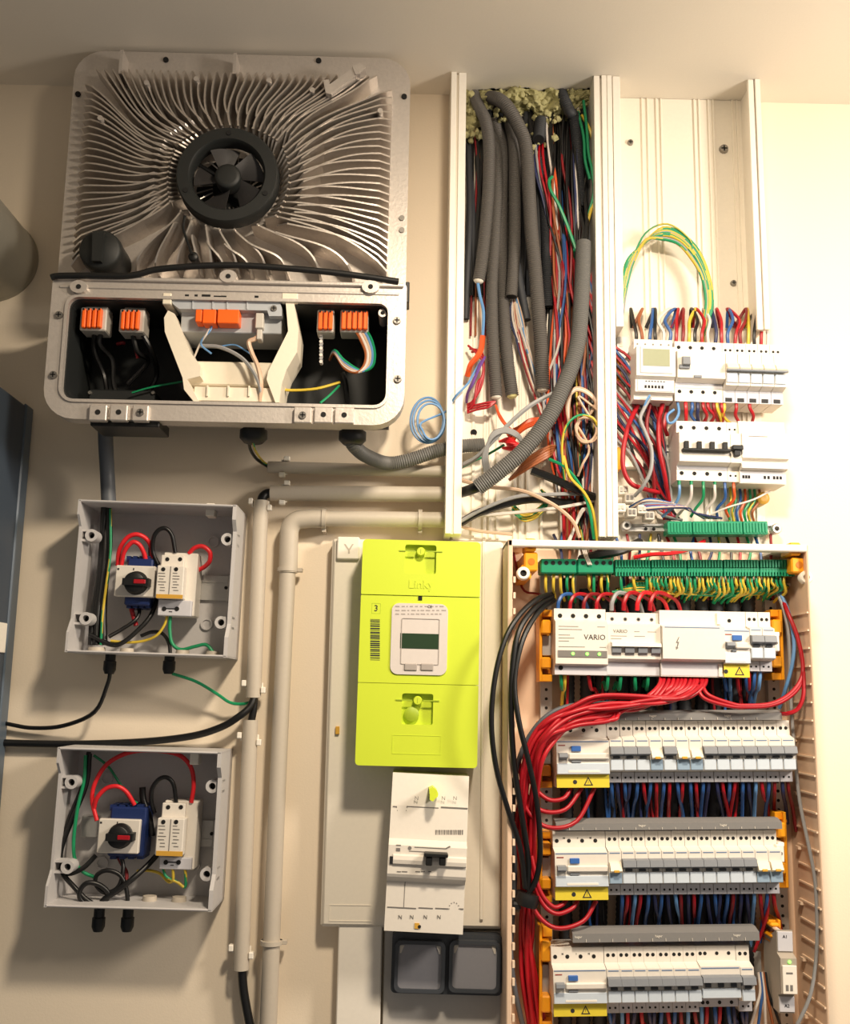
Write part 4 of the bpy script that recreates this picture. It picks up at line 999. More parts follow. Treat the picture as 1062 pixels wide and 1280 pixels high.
# rows in the lower enclosure
R2 = Row((692,901.5), (986,900.5), 978.5, .030, nmod=18)
R3 = Row((690,1039.5), (969.5,1037.5), 1118, .030, nmod=17)
R4 = Row((688,1184.5), (940,1181.5), 1261, .030, nmod=15.3)
R1 = Row((692,760.5), (963,765.5), 843, .030, nmod=16.5)
MW, MH = R2.mw, R2.H
p_on = proto('circuit_breaker', 'x', 'circuit breaker'); breaker_parts(p_on, MW, MH, True)
p_off = proto('circuit_breaker', 'x', 'circuit breaker'); breaker_parts(p_off, MW, MH, False, label='label_blue')
def run(row, i0, n, off, where, mw):
    for k in range(n):
        o = k in off
        lab = '%s breaker right of the wide device in the %s row%s' % (words_[k], where, ', cream toggle down' if o else '')
        use(p_off if o else p_on, row.Mx((i0+k)*mw) @ Matrix.Scale(mw/MW, 4, (1,0,0)) if abs(mw/MW-1) > .03 else row.Mx((i0+k)*mw), lab, 'breakers of the '+where+' row')
rcd(R2, 0, 4*R2.mw, 'wide residual current device with yellow label at the left of the second row', R2.H*1.07)
run(R2, 4, 14, (3, 5, 6), 'second', R2.mw)
rcd(R3, 0, 4*R3.mw, 'wide residual current device with yellow label at the left of the third row', R3.H*1.07)
run(R3, 4, 13, (0, 11, 12), 'third', R3.mw)
rcd(R4, 0, 4*R4.mw, 'wide residual current device with yellow label at the left of the lowest row', R4.H*1.09)
run(R4, 4, 7, (), 'lowest', R4.mw)
# three module breaker and the last single one of the lowest row
w3 = 3*R4.mw; r = thing('circuit_breaker', 'three module wide breaker near the right end of the lowest row', 'circuit breaker', None, None, R4.Mx(11*R4.mw))
mbody(MB(), w3, R4.H).build('body', 'device', r); dt = .046
holes(MB(), [w3*.1, w3*.22, w3*.52, w3*.82], -R4.H*.125, dt).build('terminal_holes', 'hole', r)['kind'] = 'stuff'
MB().box(.0004, w3-.0004, -dt+.0003, -dt-.0011, -R4.H+.0002, -R4.H*.835, .0004).build('lower_terminal', 'device_low', r)
holes(MB(), [w3*.1, w3*.22, w3*.52, w3*.82], -R4.H*.925, dt+.0011).build('terminal_holes', 'hole', r)['kind'] = 'stuff'
rect(MB(), w3*.03, w3*.97, -R4.H*.325, -R4.H*.308, DN).build('printed_line', 'ink_blue', r)
MB().prism([(-DN+.001, -R4.H*.42), (-DN-.008, -R4.H*.44), (-DN-.010, -R4.H*.52), (-DN+.001, -R4.H*.55)], 'x', w3*.02, w3*.98).build('toggle', 'toggle_grey', r)
for k in range(3): MB().box(w3*(.1+.32*k), w3*(.24+.32*k), -DN+.0005, -DN-.003, -R4.H*.62, -R4.H*.555).build('toggle_slot', 'socket_dark', r)
MB().box(w3*.02, w3*.98, -DN+.0005, -DN-.0025, -R4.H*.80, -R4.H*.64, .0008).build('label_holder', 'label_clear', r)
use(p_on, R4.Mx(14*R4.mw), 'last single breaker at the right end of the lowest row')
# comb busbars above rows 2 to 4
def comb(row, px0, px1, y0, y1, lab, txt):
    z1 = row.z(px0, y0, .058); z0 = row.z(px0, y1, .058); x0, x1 = row.x(px0), row.x(px1)
    r = thing('comb_busbar', lab, 'busbar', None, None, row.Mx(x0)); L = x1-x0
    MB().prism([(-.028, z0), (-.056, z0-.0005), (-.056, z1), (-.040, z1+.004), (-.028, z1+.004)], 'x', 0, L).build('busbar_cover', 'busbar_grey', r)
    n = int(L/row.mw); mb = MB()
    for k in range(1, n): rect(mb, k*row.mw-.0002, k*row.mw+.0002, z0, z0+(z1-z0)*.35, .0565)
    mb.build('tick_marks', 'pvc_white', r)['kind'] = 'stuff'
    for f_ in txt: text('hager', .0042, L*f_, -.0564, z0+(z1-z0)*.62, r, 'pvc_white')
    return r
comb(R2, 763, 974, 892, 900, 'grey comb busbar cover along the top of the second row', (.24, .68))
comb(R3, 690, 966, 1030, 1038, 'grey comb busbar cover along the top of the third row', (.38, .74))
comb(R4, 706, 930, 1168, 1178.5, 'grey comb busbar cover along the top of the lowest row', (.03, .46, .88))

# row 1
H1 = R1.H
xA = R1.x(692, 790); xB = R1.x(757, 790); w = xB-xA
r = thing('surge_protector', 'white surge protector with three green lights at the left of the top row', 'surge protector', None, None, R1.Mx(xA)); sp1 = r
mb = MB().prism([(0,0),(-.046,0),(-.046,-H1*.16),(-.060,-H1*.21),(-.060,-H1*.84),(-.050,-H1*.87),(-.050,-H1),(0,-H1)], 'x', .0003, w-.0003); mb.build('body', 'device', r)
holes(MB(), [w*.12, w*.37, w*.62, w*.87], -H1*.11, .046, .0031).build('terminal_holes', 'hole', r)['kind'] = 'stuff'
MB().box(.0004, w-.0004, -.050+.0003, -.0508, -H1, -H1*.86).build('lower_terminal', 'device_low', r)
MB().cyl((w*.12, -.050, -H1*.90), (w*.12, -.0513, -H1*.90), .0031, n=12).build('terminal_hole', 'hole', r)
bd = MB().box(w*.05, w*.98, -.0598, -.0612, -H1*.74, -H1*.64).build('light_band', 'ink_soft', r, 'dark grey band with lights')
for f_ in (.33, .60, .83): MB().cyl((w*f_, -.061, -H1*.69), (w*f_, -.0622, -H1*.69), .0021, n=10).build('status_light', 'led', bd)
text('VARIO', .0098, w*.75, -.0603, -H1*.44, r, 'ink')
mb = MB(); random.seed(2)
for z_, x_, l_ in ((.28,.06,.38),(.325,.06,.45),(.41,.06,.22),(.455,.06,.3),(.50,.06,.2),(.28,.80,.15),(.585,.06,.5),(.585,.84,.12)): rect(mb, w*x_, w*(x_+l_), -H1*z_-.0004, -H1*z_+.0003, .060)
mb.build('printed_lines', 'ink_soft', r)['kind'] = 'stuff'
xC = R1.x(823, 790); w = xC-xB
r = thing('circuit_breaker', 'four pole breaker with four grey toggles right of the lit surge protector', 'circuit breaker', None, None, R1.Mx(xB))
mb = MB().prism([(0,-.004),(-.046,-.004),(-.046,-H1*.20),(-.058,-H1*.24),(-.058,-H1*.75),(-.046,-H1*.80),(-.046,-H1),(0,-H1)], 'x', .0003, w-.0003); mb.build('body', 'device', r)
for z_ in (-H1*.145, -H1*.90):
    h = holes(MB(), [w*.12, w*.37, w*.62, w*.87], z_, .046, .0026).build('terminal_holes', 'screw' , r); h['kind'] = 'stuff'
    h = holes(MB(), [w*.12, w*.37, w*.62, w*.87], z_, .0463, .0014).build('terminal_screws', 'hole', r); h['kind'] = 'stuff'
MB().box(.0004, w-.0004, -.046+.0003, -.0468, -H1+.001, -H1*.80).build('lower_terminal', 'device_low', r)
text('VARIO', .0065, w*.24, -.0583, -H1*.34, r, 'ink_soft')
MB().prism([(-.057, -H1*.49), (-.066, -H1*.52), (-.067, -H1*.57), (-.057, -H1*.58)], 'x', w*.06, w*.98).build('toggle_bar', 'device', r)
for k in range(4):
    MB().prism([(-.057, -H1*.575), (-.064, -H1*.58), (-.063, -H1*.66), (-.057, -H1*.70)], 'x', w*(.07+.245*k), w*(.24+.245*k)).build('toggle', 'toggle_grey', r)
mb = MB()
for z_, x_, l_ in ((.41,.06,.3),(.45,.06,.2),(.34,.5,.1),(.34,.75,.16),(.41,.5,.2)): rect(mb, w*x_, w*(x_+l_), -H1*z_-.0003, -H1*z_+.0003, .058)
mb.build('printed_lines', 'ink_soft', r)['kind'] = 'stuff'
xD = R1.x(900, 790); w = xD-xC
r = thing('terminal_cover', 'wide white cover with a lightning symbol in the middle of the top row', 'electrical cover', None, None, R1.Mx(xC))
MB().prism([(0,0),(-.050,0),(-.050,-H1*.22),(-.066,-H1*.26),(-.066,-H1*.74),(-.052,-H1*.78),(-.052,-H1),(0,-H1)], 'x', .0004, w-.0004).build('body', 'device', r)
MB().box(.001, w-.001, -.052+.0004, -.0526, -H1*.985, -H1*.79).build('lower_cover', 'device_low', r)
rect(MB(), w*.04, w*.92, -H1*.275, -H1*.262, .066).build('printed_line', 'ink_blue', r)
c, z_ = w*.24, -H1*.50; b_ = .0014
MB().prism([(c+.0016,z_+.0075),(c-.0022,z_-.0004),(c+.0002,z_-.0002),(c-.0014,z_-.0062),(c-.0026,z_-.0050),(c-.0020,z_-.0092),(c+.0014,z_-.0066),(c+.0000,z_-.0064),(c+.0022,z_+.0012),(c-.0002,z_+.0010),(c+.0026,z_+.0075)], 'y', -.0659, -.0664).build('lightning_symbol', 'ink_soft', r)
mb = MB().box(w*.93, w*.985, -.05, -.0525, -H1*.20, -H1*.03); mb.box(w*.93, w*.985, -.052, -.0545, -H1*.99, -H1*.80); mb.build('cover_latch', 'pvc_panel', r)
rcd(R1, xD, R1.x(932, 790)-xD, 'narrow residual current device with yellow label at the right of the top row', H1)
xE = R1.x(932, 790); w1 = (R1.x(963, 790)-xE)/2
use(p_on, R1.Mx(xE) @ Matrix.Scale(w1/MW, 4, (1,0,0)), 'left of the two single breakers at the right end of the top row')
use(p_on, R1.Mx(xE+w1) @ Matrix.Scale(w1/MW, 4, (1,0,0)), 'right one of the two single breakers at the right end of the top row')
# timer relay
RT = Row((970,1162), (990,1162.5), 1266, .030, dt=.052)
wt = RT.W; Ht = RT.H
r = thing('timer_relay', 'single slim relay with a green light standing apart at the lower right', 'relay', None, None, RT.M)
MB().prism([(0,-.012),(-.030,-.010),(-.052,0),(-.052,-Ht*.28),(-.064,-Ht*.32),(-.064,-Ht*.74),(-.052,-Ht*.78),(-.052,-Ht),(0,-Ht*.98)], 'x', 0, wt).build('body', 'device_side', r)
MB().box(wt*.08, wt*.96, -.0637, -.066, -Ht*.74, -Ht*.40, .0006).build('front_label', 'pvc_white', r)
MB().box(wt*.04, wt*.98, -.0517, -.0535, -Ht*.26, -Ht*.02, .0005).build('upper_terminal', 'device_low', r); MB().box(wt*.04, wt*.98, -.0517, -.0535, -Ht*.985, -Ht*.80, .0005).build('lower_terminal', 'device_low', r)
MB().cyl((wt*.55, -.0637, -Ht*.36), (wt*.55, -.0655, -Ht*.36), .0019, n=10).build('status_light', 'led', r)
text('A1', .0055, wt*.5, -.0538, -Ht*.08, r, 'ink'); text('A2', .0055, wt*.5, -.0538, -Ht*.91, r, 'ink')
mb = MB(); rect(mb, wt*.3, wt*.7, -Ht*.50, -Ht*.48, .066); rect(mb, wt*.25, wt*.42, -Ht*.70, -Ht*.63, .066); rect(mb, wt*.52, wt*.68, -Ht*.70, -Ht*.63, .066); mb.build('printed_marks', 'ink_soft', r)['kind'] = 'stuff'

# ------------------------------------------------------------------ the two rows in the right channel
RA = Row((842,426.5), (976,431.5), 501, .012); HA = RA.H
xs = RA.x(791.5, 460); xe = RA.x(840.5, 460); w = xe-xs
r = thing('display_meter', 'small energy meter with a grey display left of the upper duct row', 'meter', None, None, RA.Mx(xs))
MB().prism([(0,.001),(-.046,.001),(-.046,-HA*.16),(-.064,-HA*.17),(-.064,-HA*.66),(-.056,-HA*.70),(-.056,-HA*.90),(-.046,-HA*.92),(-.046,-HA),(0,-HA)], 'x', .0004, w-.0004).build('body', 'device', r)
dp = MB().box(w*.10, w*.92, -.0637, -.0652, -HA*.62, -HA*.18, .001).build('display_frame', 'device_low', r)
MB().box(w*.17, w*.84, -.065, -.0657, -HA*.50, -HA*.22).build('display', 'lcd_grey', dp, 'grey green display')
MB().box(w*.06, w*.94, -.0557, -.0568, -HA*.89, -HA*.70, .0005).build('lower_band', 'device_low', r)
mb = MB(); mb2 = MB()
for k in range(7): rect(mb, w*(.26+.075*k), w*(.30+.075*k), -HA*.735, -HA*.72, .0568)
for k in range(6): mb2.box(w*(.24+.085*k), w*(.29+.085*k), -.0565, -.0572, -HA*.84, -HA*.795)
mb.build('printed_marks', 'ink', r)['kind'] = 'stuff'; mb2.build('terminal_holes', 'hole', r)['kind'] = 'stuff'
holes(MB(), [w*(.1+.2*k) for k in range(5)], -HA*.07, .046, .0014).build('terminal_screws', 'ink_soft', r)['kind'] = 'stuff'
x0 = RA.x(842.5, 430); x1 = RA.x(902, 430); w = x1-x0
r = thing('residual_current_device', 'wide cream four pole device with grey lever right of the display meter', 'circuit breaker', None, None, RA.Mx(x0))
mbody(MB(), w, HA, f=(.18,.22,.66,.70)).build('body', 'device', r)
holes(MB(), [w*(.09+.245*k) for k in range(4)], -HA*.10, .046, .0027).build('terminal_holes', 'hole', r)['kind'] = 'stuff'
MB().box(.0004, w-.0004, -.0457, -.0466, -HA*.78, -HA*.70).build('lower_band', 'device_low', r)
holes(MB(), [w*(.10+.245*k) for k in range(4)], -HA*.84, .046, .0027).build('terminal_holes', 'hole', r)['kind'] = 'stuff'
MB().prism([(-DN+.001,-HA*.32),(-DN-.008,-HA*.34),(-DN-.010,-HA*.47),(-DN+.001,-HA*.50)], 'x', w*.09, w*.24).build('lever', 'toggle_grey', r); MB().box(w*.03, w*.25, -DN+.0005, -DN-.004, -HA*.52, -HA*.46, .0005).build('lever_foot', 'toggle_grey', r)
MB().box(w*.34, w*.50, -DN+.0005, -DN-.002, -HA*.66, -HA*.62, .0004).build('reset_tab', 'toggle_grey', r)
x2 = RA.x(976.5, 430); w = (x2-x1)/5
p5 = None
for k in range(5):
    if p5 is None:
        r = p5 = thing('circuit_breaker', 'x', 'circuit breaker', None, 'narrow breakers in the upper duct row')
        mbody(MB(), w, HA, f=(.20,.24,.76,.80)).build('body', 'device', r)
        holes(MB(), [w*.28, w*.68], -HA*.12, .046, .0019).build('terminal_holes', 'hole', r)['kind'] = 'stuff'
        MB().prism([(-DN+.001,-HA*.40),(-DN-.004,-HA*.41),(-DN-.010,-HA*.50),(-DN-.008,-HA*.53),(-DN+.001,-HA*.53)], 'x', w*.04, w*.96).build('toggle', 'toggle_cream', r)
        MB().box(w*.0, w*1.0, -DN-.004, -DN-.0098, -HA*.545, -HA*.52).build('toggle_shadow_gap', 'toggle_grey', r)  # solid grey strip painted in as the shadow under the toggle
        MB().box(w*.05, w*.95, -DN+.0005, -DN-.0025, -HA*.72, -HA*.56, .0008).build('label_holder', 'label_clear', r)
        MB().box(.0003, w-.0003, -.0457, -.0468, -HA*1.0, -HA*.80).build('lower_terminal', 'device_low', r)
        MB().box(w*.2, w*.75, -.046, -.0474, -HA*.985, -HA*.92).build('terminal_mouth', 'ink', r)
        o = r
    else: o = copy_tree(p5)
    o.matrix_world = RA.Mx(x1+k*w); o['label'] = '%s narrow breaker from the left in the upper duct row' % words_[k]
RB = Row((844.6,526), (922,528.5), 600, .012); HB = RB.H
x0 = RB.x(844.6, 540); x1 = RB.x(908, 540); w = x1-x0
r = thing('circuit_breaker', 'four pole white breaker with one black toggle bar in the lower duct row', 'circuit breaker', None, None, RB.Mx(x0))
mbody(MB(), w, HB, f=(.20,.24,.72,.76)).build('body', 'device', r)
for z_ in (.11, .88): holes(MB(), [w*(.10+.25*k) for k in range(4)], -HB*z_, .046, .0029).build('terminal_holes', 'hole', r)['kind'] = 'stuff'
MB().box(.0004, w-.0004, -.0457, -.0466, -HB*.82, -HB*.745).build('lower_band', 'device_low', r)
MB().box(w*.04, w*.98, -DN+.0005, -DN-.009, -HB*.565, -HB*.52, .001).build('toggle_bar', 'black', r)
for k in range(4): MB().box(w*(.08+.25*k), w*(.17+.25*k), -DN+.0005, -DN-.007, -HB*.53, -HB*.40, .0006).build('toggle', 'w_black', r)
r = thing('auxiliary_contact', 'narrow white contact block with black lever beside the four pole breaker', 'contact block', None, None, RB.Mx(x1)); w = RB.x(922, 540)-x1
mbody(MB(), w, HB, f=(.20,.24,.72,.76)).build('body', 'pvc_white', r)
for z_ in (.12, .90): holes(MB(), [w*.25, w*.7], -HB*z_, .046, .0016).build('terminal_holes', 'hole', r)['kind'] = 'stuff'
MB().box(w*.0, w*.96, -DN+.0005, -DN-.010, -HB*.53, -HB*.45, .001).box(w*.2, w*.75, -DN+.0005, -DN-.007, -HB*.62, -HB*.52, .0006).build('lever', 'black', r)
x2 = RB.x(921.5, 540); x3 = RB.x(979, 540); w = x3-x2
r = thing('power_supply', 'wide pale module with stepped grey lower part at the right of the lower duct row', 'electrical module', None, None, RB.Mx(x2) @ Matrix.Translation((0,0,.002)))
MB().prism([(0,0),(-.048,0),(-.052,-HB*.24),(-.064,-HB*.25),(-.064,-HB*.66),(-.056,-HB*.68),(-.056,-HB*.74),(-.060,-HB*.76),(-.060,-HB*.82),(-.050,-HB*.84),(-.050,-HB*1.05),(0,-HB*1.05)], 'x', .0004, w).build('body', 'device', r)
MB().box(.001, w-.001, -.0597, -.0606, -HB*.82, -HB*.76).build('lower_step', 'device_low', r); MB().box(.001, w*.94, -.0497, -.0506, -HB*1.04, -HB*.86).build('lower_terminal', 'device_low', r)
mb = MB()
for f_ in (.06,.12,.18,.52,.60,.72,.79,.86): mb.box(w*f_, w*(f_+.045), -.050, -.0512, -HB*.97, -HB*.92)
mb.build('terminal_holes', 'hole', r)['kind'] = 'stuff'
rect(MB(), w*.15, w*.55, -HB*.305, -HB*.295, .064).build('printed_line', 'ink_soft', r)
# rail bits, brackets and the earth strip at the bottom of the right channel
def zrail(name, px0, py0, px1, py1, d0, d1, lab, m='zinc', slots=()):
    f = Fr((px0+px1)/2, (py0+py1)/2, d0, ang((px0,py0),(px1,py0),d0)); r = thing(name, lab, 'rail', f); mb = MB(); a, b_, u, t = f.rect(px0, py0, px1, py1, d1); h = t-u
    mb.box(a, b_, 0, -(d1-d0)*.5, u+h*.2, t-h*.2); mb.box(a, b_, -(d1-d0)*.5, -(d1-d0), u, u+h*.25); mb.box(a, b_, -(d1-d0)*.5, -(d1-d0), t-h*.25, t); mb.build('rail_strip', m, r)
    return f, r
zrail('din_rail', 790, 445, 968, 480, .0045, .0115, 'metal rail behind the upper duct row')
zrail('din_rail', 782, 556, 975, 588, .0045, .0115, 'metal rail behind the lower duct row, bare at its left end')
def orange(px0, py0, px1, py1, d0, d1, lab, flip=1):
    f = Fr((px0+px1)/2, py1, d0); r = thing('mounting_bracket', lab, 'bracket', f); h = py1-py0; w = px1-px0; mb = MB()
    f.box(mb, px0, py0, px1, py1, d0, d0+.006, .0008)
    xin = px0+w*.25 if flip > 0 else px0
    f.box(mb, xin, py0, px1 if flip > 0 else px0+w*.75, py0+h*.10, d0, d1*.8, .0008)
    f.box(mb, px0+w*.15, py0+h*.14, px1-w*.1, py0+h*.34, d0, d1, .002)
    f.box(mb, px0+w*.15, py0+h*.66, px1-w*.1, py0+h*.82, d0, d1, .002)
    f.box(mb, px0+w*.1, py0+h*.90, px1, py1, d0, d1*.85, .0008)
    if flip > 0: f.box(mb, px0, py0, px0+w*.22, py1, d0, d1*.9, .0008)
    else: f.box(mb, px1-w*.22, py0, px1, py1, d0, d1*.9, .0008)
    mb.build('bracket_body', 'orange_clip', r)
    mb = MB(); f.box(mb, px0+w*.2, py0+h*.36, px1-w*.1, py0+h*.64, d0+.004, d1*.7, .0008); mb.build('rail_seat', 'zinc', r)
    mb = MB(); f.box(mb, px0+w*.25, py0+h*.835, px1-w*.05, py0+h*.89, d0+.004, d1*.55); f.box(mb, px0+w*.25, py0+h*.10, px1-w*.05, py0+h*.135, d0+.004, d1*.55); mb.build('bracket_recess_shade', 'orange_shade', r)['kind'] = 'stuff'
    return r
for py, l in ((461,'orange bracket with white clip beside the display meter'),(573,'orange bracket at the bare left end of the lower duct rail')):
    f = Fr(775, py, .004); r = thing('rail_holder', l, 'bracket', f)
    mb = MB(); f.box(mb, 771, py-14, 776, py+14, .004, .03, .001); mb.build('holder_side', 'orange_clip', r)
    mb = MB(); f.box(mb, 775, py-12, 787 if py < 500 else 804, py+11, .004, .026, .001); mb.build('white_clip', 'pvc_white', r)
f = Fr(777, 432, .004); r = thing('rail_holder', 'grey notched holder with round hole above the orange bracket', 'bracket', f)
mb = MB(); fpts = [(771,421),(786,421),(786,438),(781,448),(776,449),(771,440)]; f.prism(mb, fpts, .004, .022); mb.build('holder_body', 'zinc', r); mb = MB(); f.cyl(mb, 776, 431, .021, .0226, 3, 12); mb.build('holder_hole', 'plug_white', r)
# terminal bar at the bottom of the right channel
f, tb = zrail('terminal_bar', 782, 655, 972, 664, .012, .020, 'metal bar with green terminals at the foot of the right trunking')
for px, py in ((782,657.5),(969,661.5)):
    q = f.L(px, py, .02); MB().lathe([(0,.0075),(.012,.0075),(.014,.006),(.014,.0035),(.008,.0035)], (q.x, 0, q.z), (0,-1,0), 18).build('end_ring', 'zinc', tb)
for k in range(4):
    xa = 834+k*31.5; mb = MB(); f.box(mb, xa, 651.5, xa+31, 668, .014, .040, .001)
    for j in range(8): f.box(mb, xa+j*3.9+.5, 653.5, xa+j*3.9+2.8, 665.5, .039, .0415)
    mb.build('green_terminal', 'green_term', tb)
mb = MB()
for px in (807, 817): f.cyl(mb, px, 661, .0195, .0206, 2.2, 10)
mb.build('bar_holes', 'hole', tb)['kind'] = 'stuff'

# ------------------------------------------------------------------ lower enclosure
DE = .105
ef = Fr(830, 1290, 0, 0)
en = thing('distribution_enclosure', 'large open cream distribution enclosure holding four long rows of breakers', 'electrical box', ef)
ex0, ex1, _, ez1 = ef.rect(637, 677.5, 1016, 700, DE)
ez0 = ef.L(830, 1330, DE).z; t = .003
exr = ef.L(1032, 1270, DE).x
ex1 = (ef.L(1015, 700, DE).x+exr)/2; ex0 = (ef.L(637, 690, DE).x+ef.L(630, 1230, DE).x)/2
MB().box(ex0, ex1, -.0005, -.004, ez0, ez1).build('back_panel', 'enclosure', en)
MB().box(ex0, ex0+t*2.2, 0, -DE, ez0, ez1, .0012).build('side_wall', 'enclosure', en)
MB().box(ex1-t, ex1, 0, -DE, ez0, ez1, .0012).build('side_wall', 'enclosure', en)
MB().box(ex0, ex1, 0, -DE, ez0-.003, ez0, .0012).build('bottom_wall', 'enclosure', en)
tw = MB().box(ex0, ex1, -DE+.018, -DE, ez1-.0095, ez1, .0014); tw.box(ex0, ex0+.03, 0, -DE+.018, ez1-.004, ez1); tw.box(ex1-.03, ex1, 0, -DE+.018, ez1-.004, ez1); tw.build('top_wall', 'pvc_white', en)
zz = ez1-.02; k = 0
while zz > ez0+.02:
    if ez1-zz > .09: MB().box(ex1-t-.0022, ex1-t+.0004, -.030, -DE+.002, zz-.0011, zz+.0011).build('wall_rib', 'enclosure_rib', en)
    if k % 3 == 1: MB().box(ex1-t-.005, ex1-t+.0004, -.030, -.042, zz-.006, zz-.002).build('wall_lug', 'enclosure_rib', en)
    zz -= .0235; k += 1
for k in range(30):
    z_ = ez1-.05-k*.021
    MB().box(ex0+.0075, ex0+.0105, -DE+.006, -DE-.0005, z_-.008, z_).build('edge_notch', 'enclosure_rib', en)
# inner corner pieces
for side, pts1, boss in ((-1, ((653,672),(670,700),(660,690)), (653.5,717)), (1, ((985,676),(1003,702),(990,690)), (1006,722))):
    f = Fr(boss[0], boss[1], .004); r = thing('corner_bracket', ('orange corner bracket at the top left inside the enclosure' if side < 0 else 'orange corner bracket at the top right inside the enclosure'), 'bracket', f)
    mb = MB()
    if side < 0: f.box(mb, 656, 673, 670, 689, .06, .098, .002); f.box(mb, 655, 690, 672, 714, .004, .094, .002); f.box(mb, 651, 706, 664, 724, .004, .088, .002)
    else: f.box(mb, 987, 678, 1001, 694, .06, .098, .002); f.box(mb, 989, 697, 1005, 716, .004, .094, .002)
    mb.build('bracket_body', 'orange_clip', r)
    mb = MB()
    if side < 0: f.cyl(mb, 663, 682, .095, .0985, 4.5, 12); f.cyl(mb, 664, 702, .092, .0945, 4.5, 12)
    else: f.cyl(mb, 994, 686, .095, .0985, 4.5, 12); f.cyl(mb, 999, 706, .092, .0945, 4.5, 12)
    mb.build('bracket_recess_shade', 'orange_shade', r)
    q = f.L(*boss, .09); MB().lathe([(0,.009),(.008,.009),(.010,.0075),(.010,.0045),(.004,.0045)], (q.x, -.082, q.z), (0,-1,0), 20).build('screw_boss', 'pvc_white', r)
    MB().cyl((q.x, -.087, q.z), (q.x, -.0885, q.z), .0044, n=14).build('boss_hole', 'hole', r)
# uprights, rails, brackets
for px0, px1, l in ((675,689,'perforated metal upright along the left of the breaker rows'),(954,968,'perforated metal upright along the right of the breaker rows')):
    f = Fr((px0+px1)/2, 1000, .006); r = thing('mounting_upright', l, 'rail', f); a, b_, _, t1 = f.rect(px0, 700, px1, 720, .018); u = f.L(px0, 1320, .018).z
    MB().box(a, b_, 0, -.012, u, t1).build('upright_strip', 'zinc', r); mb = MB(); zz = t1-.006
    while zz > u: mb.cyl(((a+b_)/2, -.0115, zz), ((a+b_)/2, -.0124, zz), .0022, n=8); zz -= .0125
    mb.build('upright_holes', 'hole', r)['kind'] = 'stuff'
for row, py, nm in ((R1,802,'top'),(R2,940,'second'),(R3,1078,'third'),(R4,1222,'lowest')):
    o_ = -.0125; r = thing('din_rail', 'metal rail carrying the %s row of the enclosure' % nm, 'rail', None, None, row.M @ Matrix.Translation((0, .012, 0)))
    xl = row.x(680, py); xr = row.x(968, py); zc = -row.H*.5
    MB().box(xl, xr, .0, -.006, zc-.012, zc+.012).box(xl, xr, -.006, -.0075, zc+.010, zc+.0175).box(xl, xr, -.006, -.0075, zc-.0175, zc-.010).build('rail_strip', 'zinc', r)
for y0, y1, nm in ((762,852,'top'),(902,985,'second'),(1040,1128,'third'),(1158,1290,'lowest')):
    orange(674, y0, 690, y1, .02, .066, 'orange bracket at the left end of the %s row' % nm, 1)
for y0, y1, xa, nm in ((762,850,963,'top'),(1015,1110,968,'third'),(1150,1178,960,'lowest')):
    orange(xa, y0, xa+16, y1, .02, .066, 'orange bracket at the right end of the %s row' % nm, -1)
for px0, py0, px1, py1, l in ((963,793,974,814,'white end clip right of the top row'),(970,1056,980,1078,'white end clip right of the third row')):
    f = Fr(px0, py1, .03); mb = MB(); f.box(mb, px0, py0, px1, py1, .03, .085, .001); f.box(mb, px0+2, py0-3, px1, py0+2, .03, .08, .0006); r = thing('end_clip', l, 'clip', f); mb.build('clip_body', 'pvc_white', r); mb = MB(); f.cyl(mb, px1-4, (py0+py1)/2, .0845, .0858, 2.2, 10); mb.build('clip_screw', 'ink_soft', r)
# long green earth strip
f = Fr(835, 716, .03, ang((675,699),(994,701),.08)); es = thing('earth_strip', 'long green earth terminal strip across the top inside the enclosure', 'terminal strip', f)
mb = MB(); f.box(mb, 674, 703, 984, 713, .03, .045); mb.build('carrier_bar', 'zinc', es)
for k in range(2):
    xa = 675.5+k*46; mb = MB(); f.box(mb, xa, 698.5, xa+45, 716.5, .045, .078, .0015); g_ = mb.build('green_terminal', 'green_term', es); m2 = MB()
    for j in range(5): f.cyl(m2, xa+7+j*8.6, 703.5, .077, .0786, 2.7, 12)
    m2.build('terminal_holes', 'hole', g_)['kind'] = 'stuff'
for k in range(5):
    xa = 768.5+k*45.2; mb = MB(); f.box(mb, xa, 699.5, xa+44.6, 716, .045, .075, .001)
    for j in range(12): f.box(mb, xa+.8+j*3.7, 700, xa+.8+j*3.7+2, 709, .074, .0775); f.box(mb, xa+.8+j*3.7, 711, xa+.8+j*3.7+2, 720, .068, .0755)
    mb.build('green_terminal', 'green_term', es)
# dark conduits standing behind the rows
random.seed(4)
for k in range(12):
    px = 712+k*20.5+random.uniform(-4, 4); top = 730+random.uniform(-8, 8)
    corrugated('corrugated_conduit', [(px,top,.014),(px+random.uniform(-3,3),900,.020),(px+random.uniform(-4,4),1080,.020),(px-4,1300,.018)], random.uniform(8.5, 9.8), 'cond_dark', '%s dark upright conduit from the left behind the breaker rows' % words_[k], pitch=.0065, group='dark conduits behind the breaker rows', n=9)

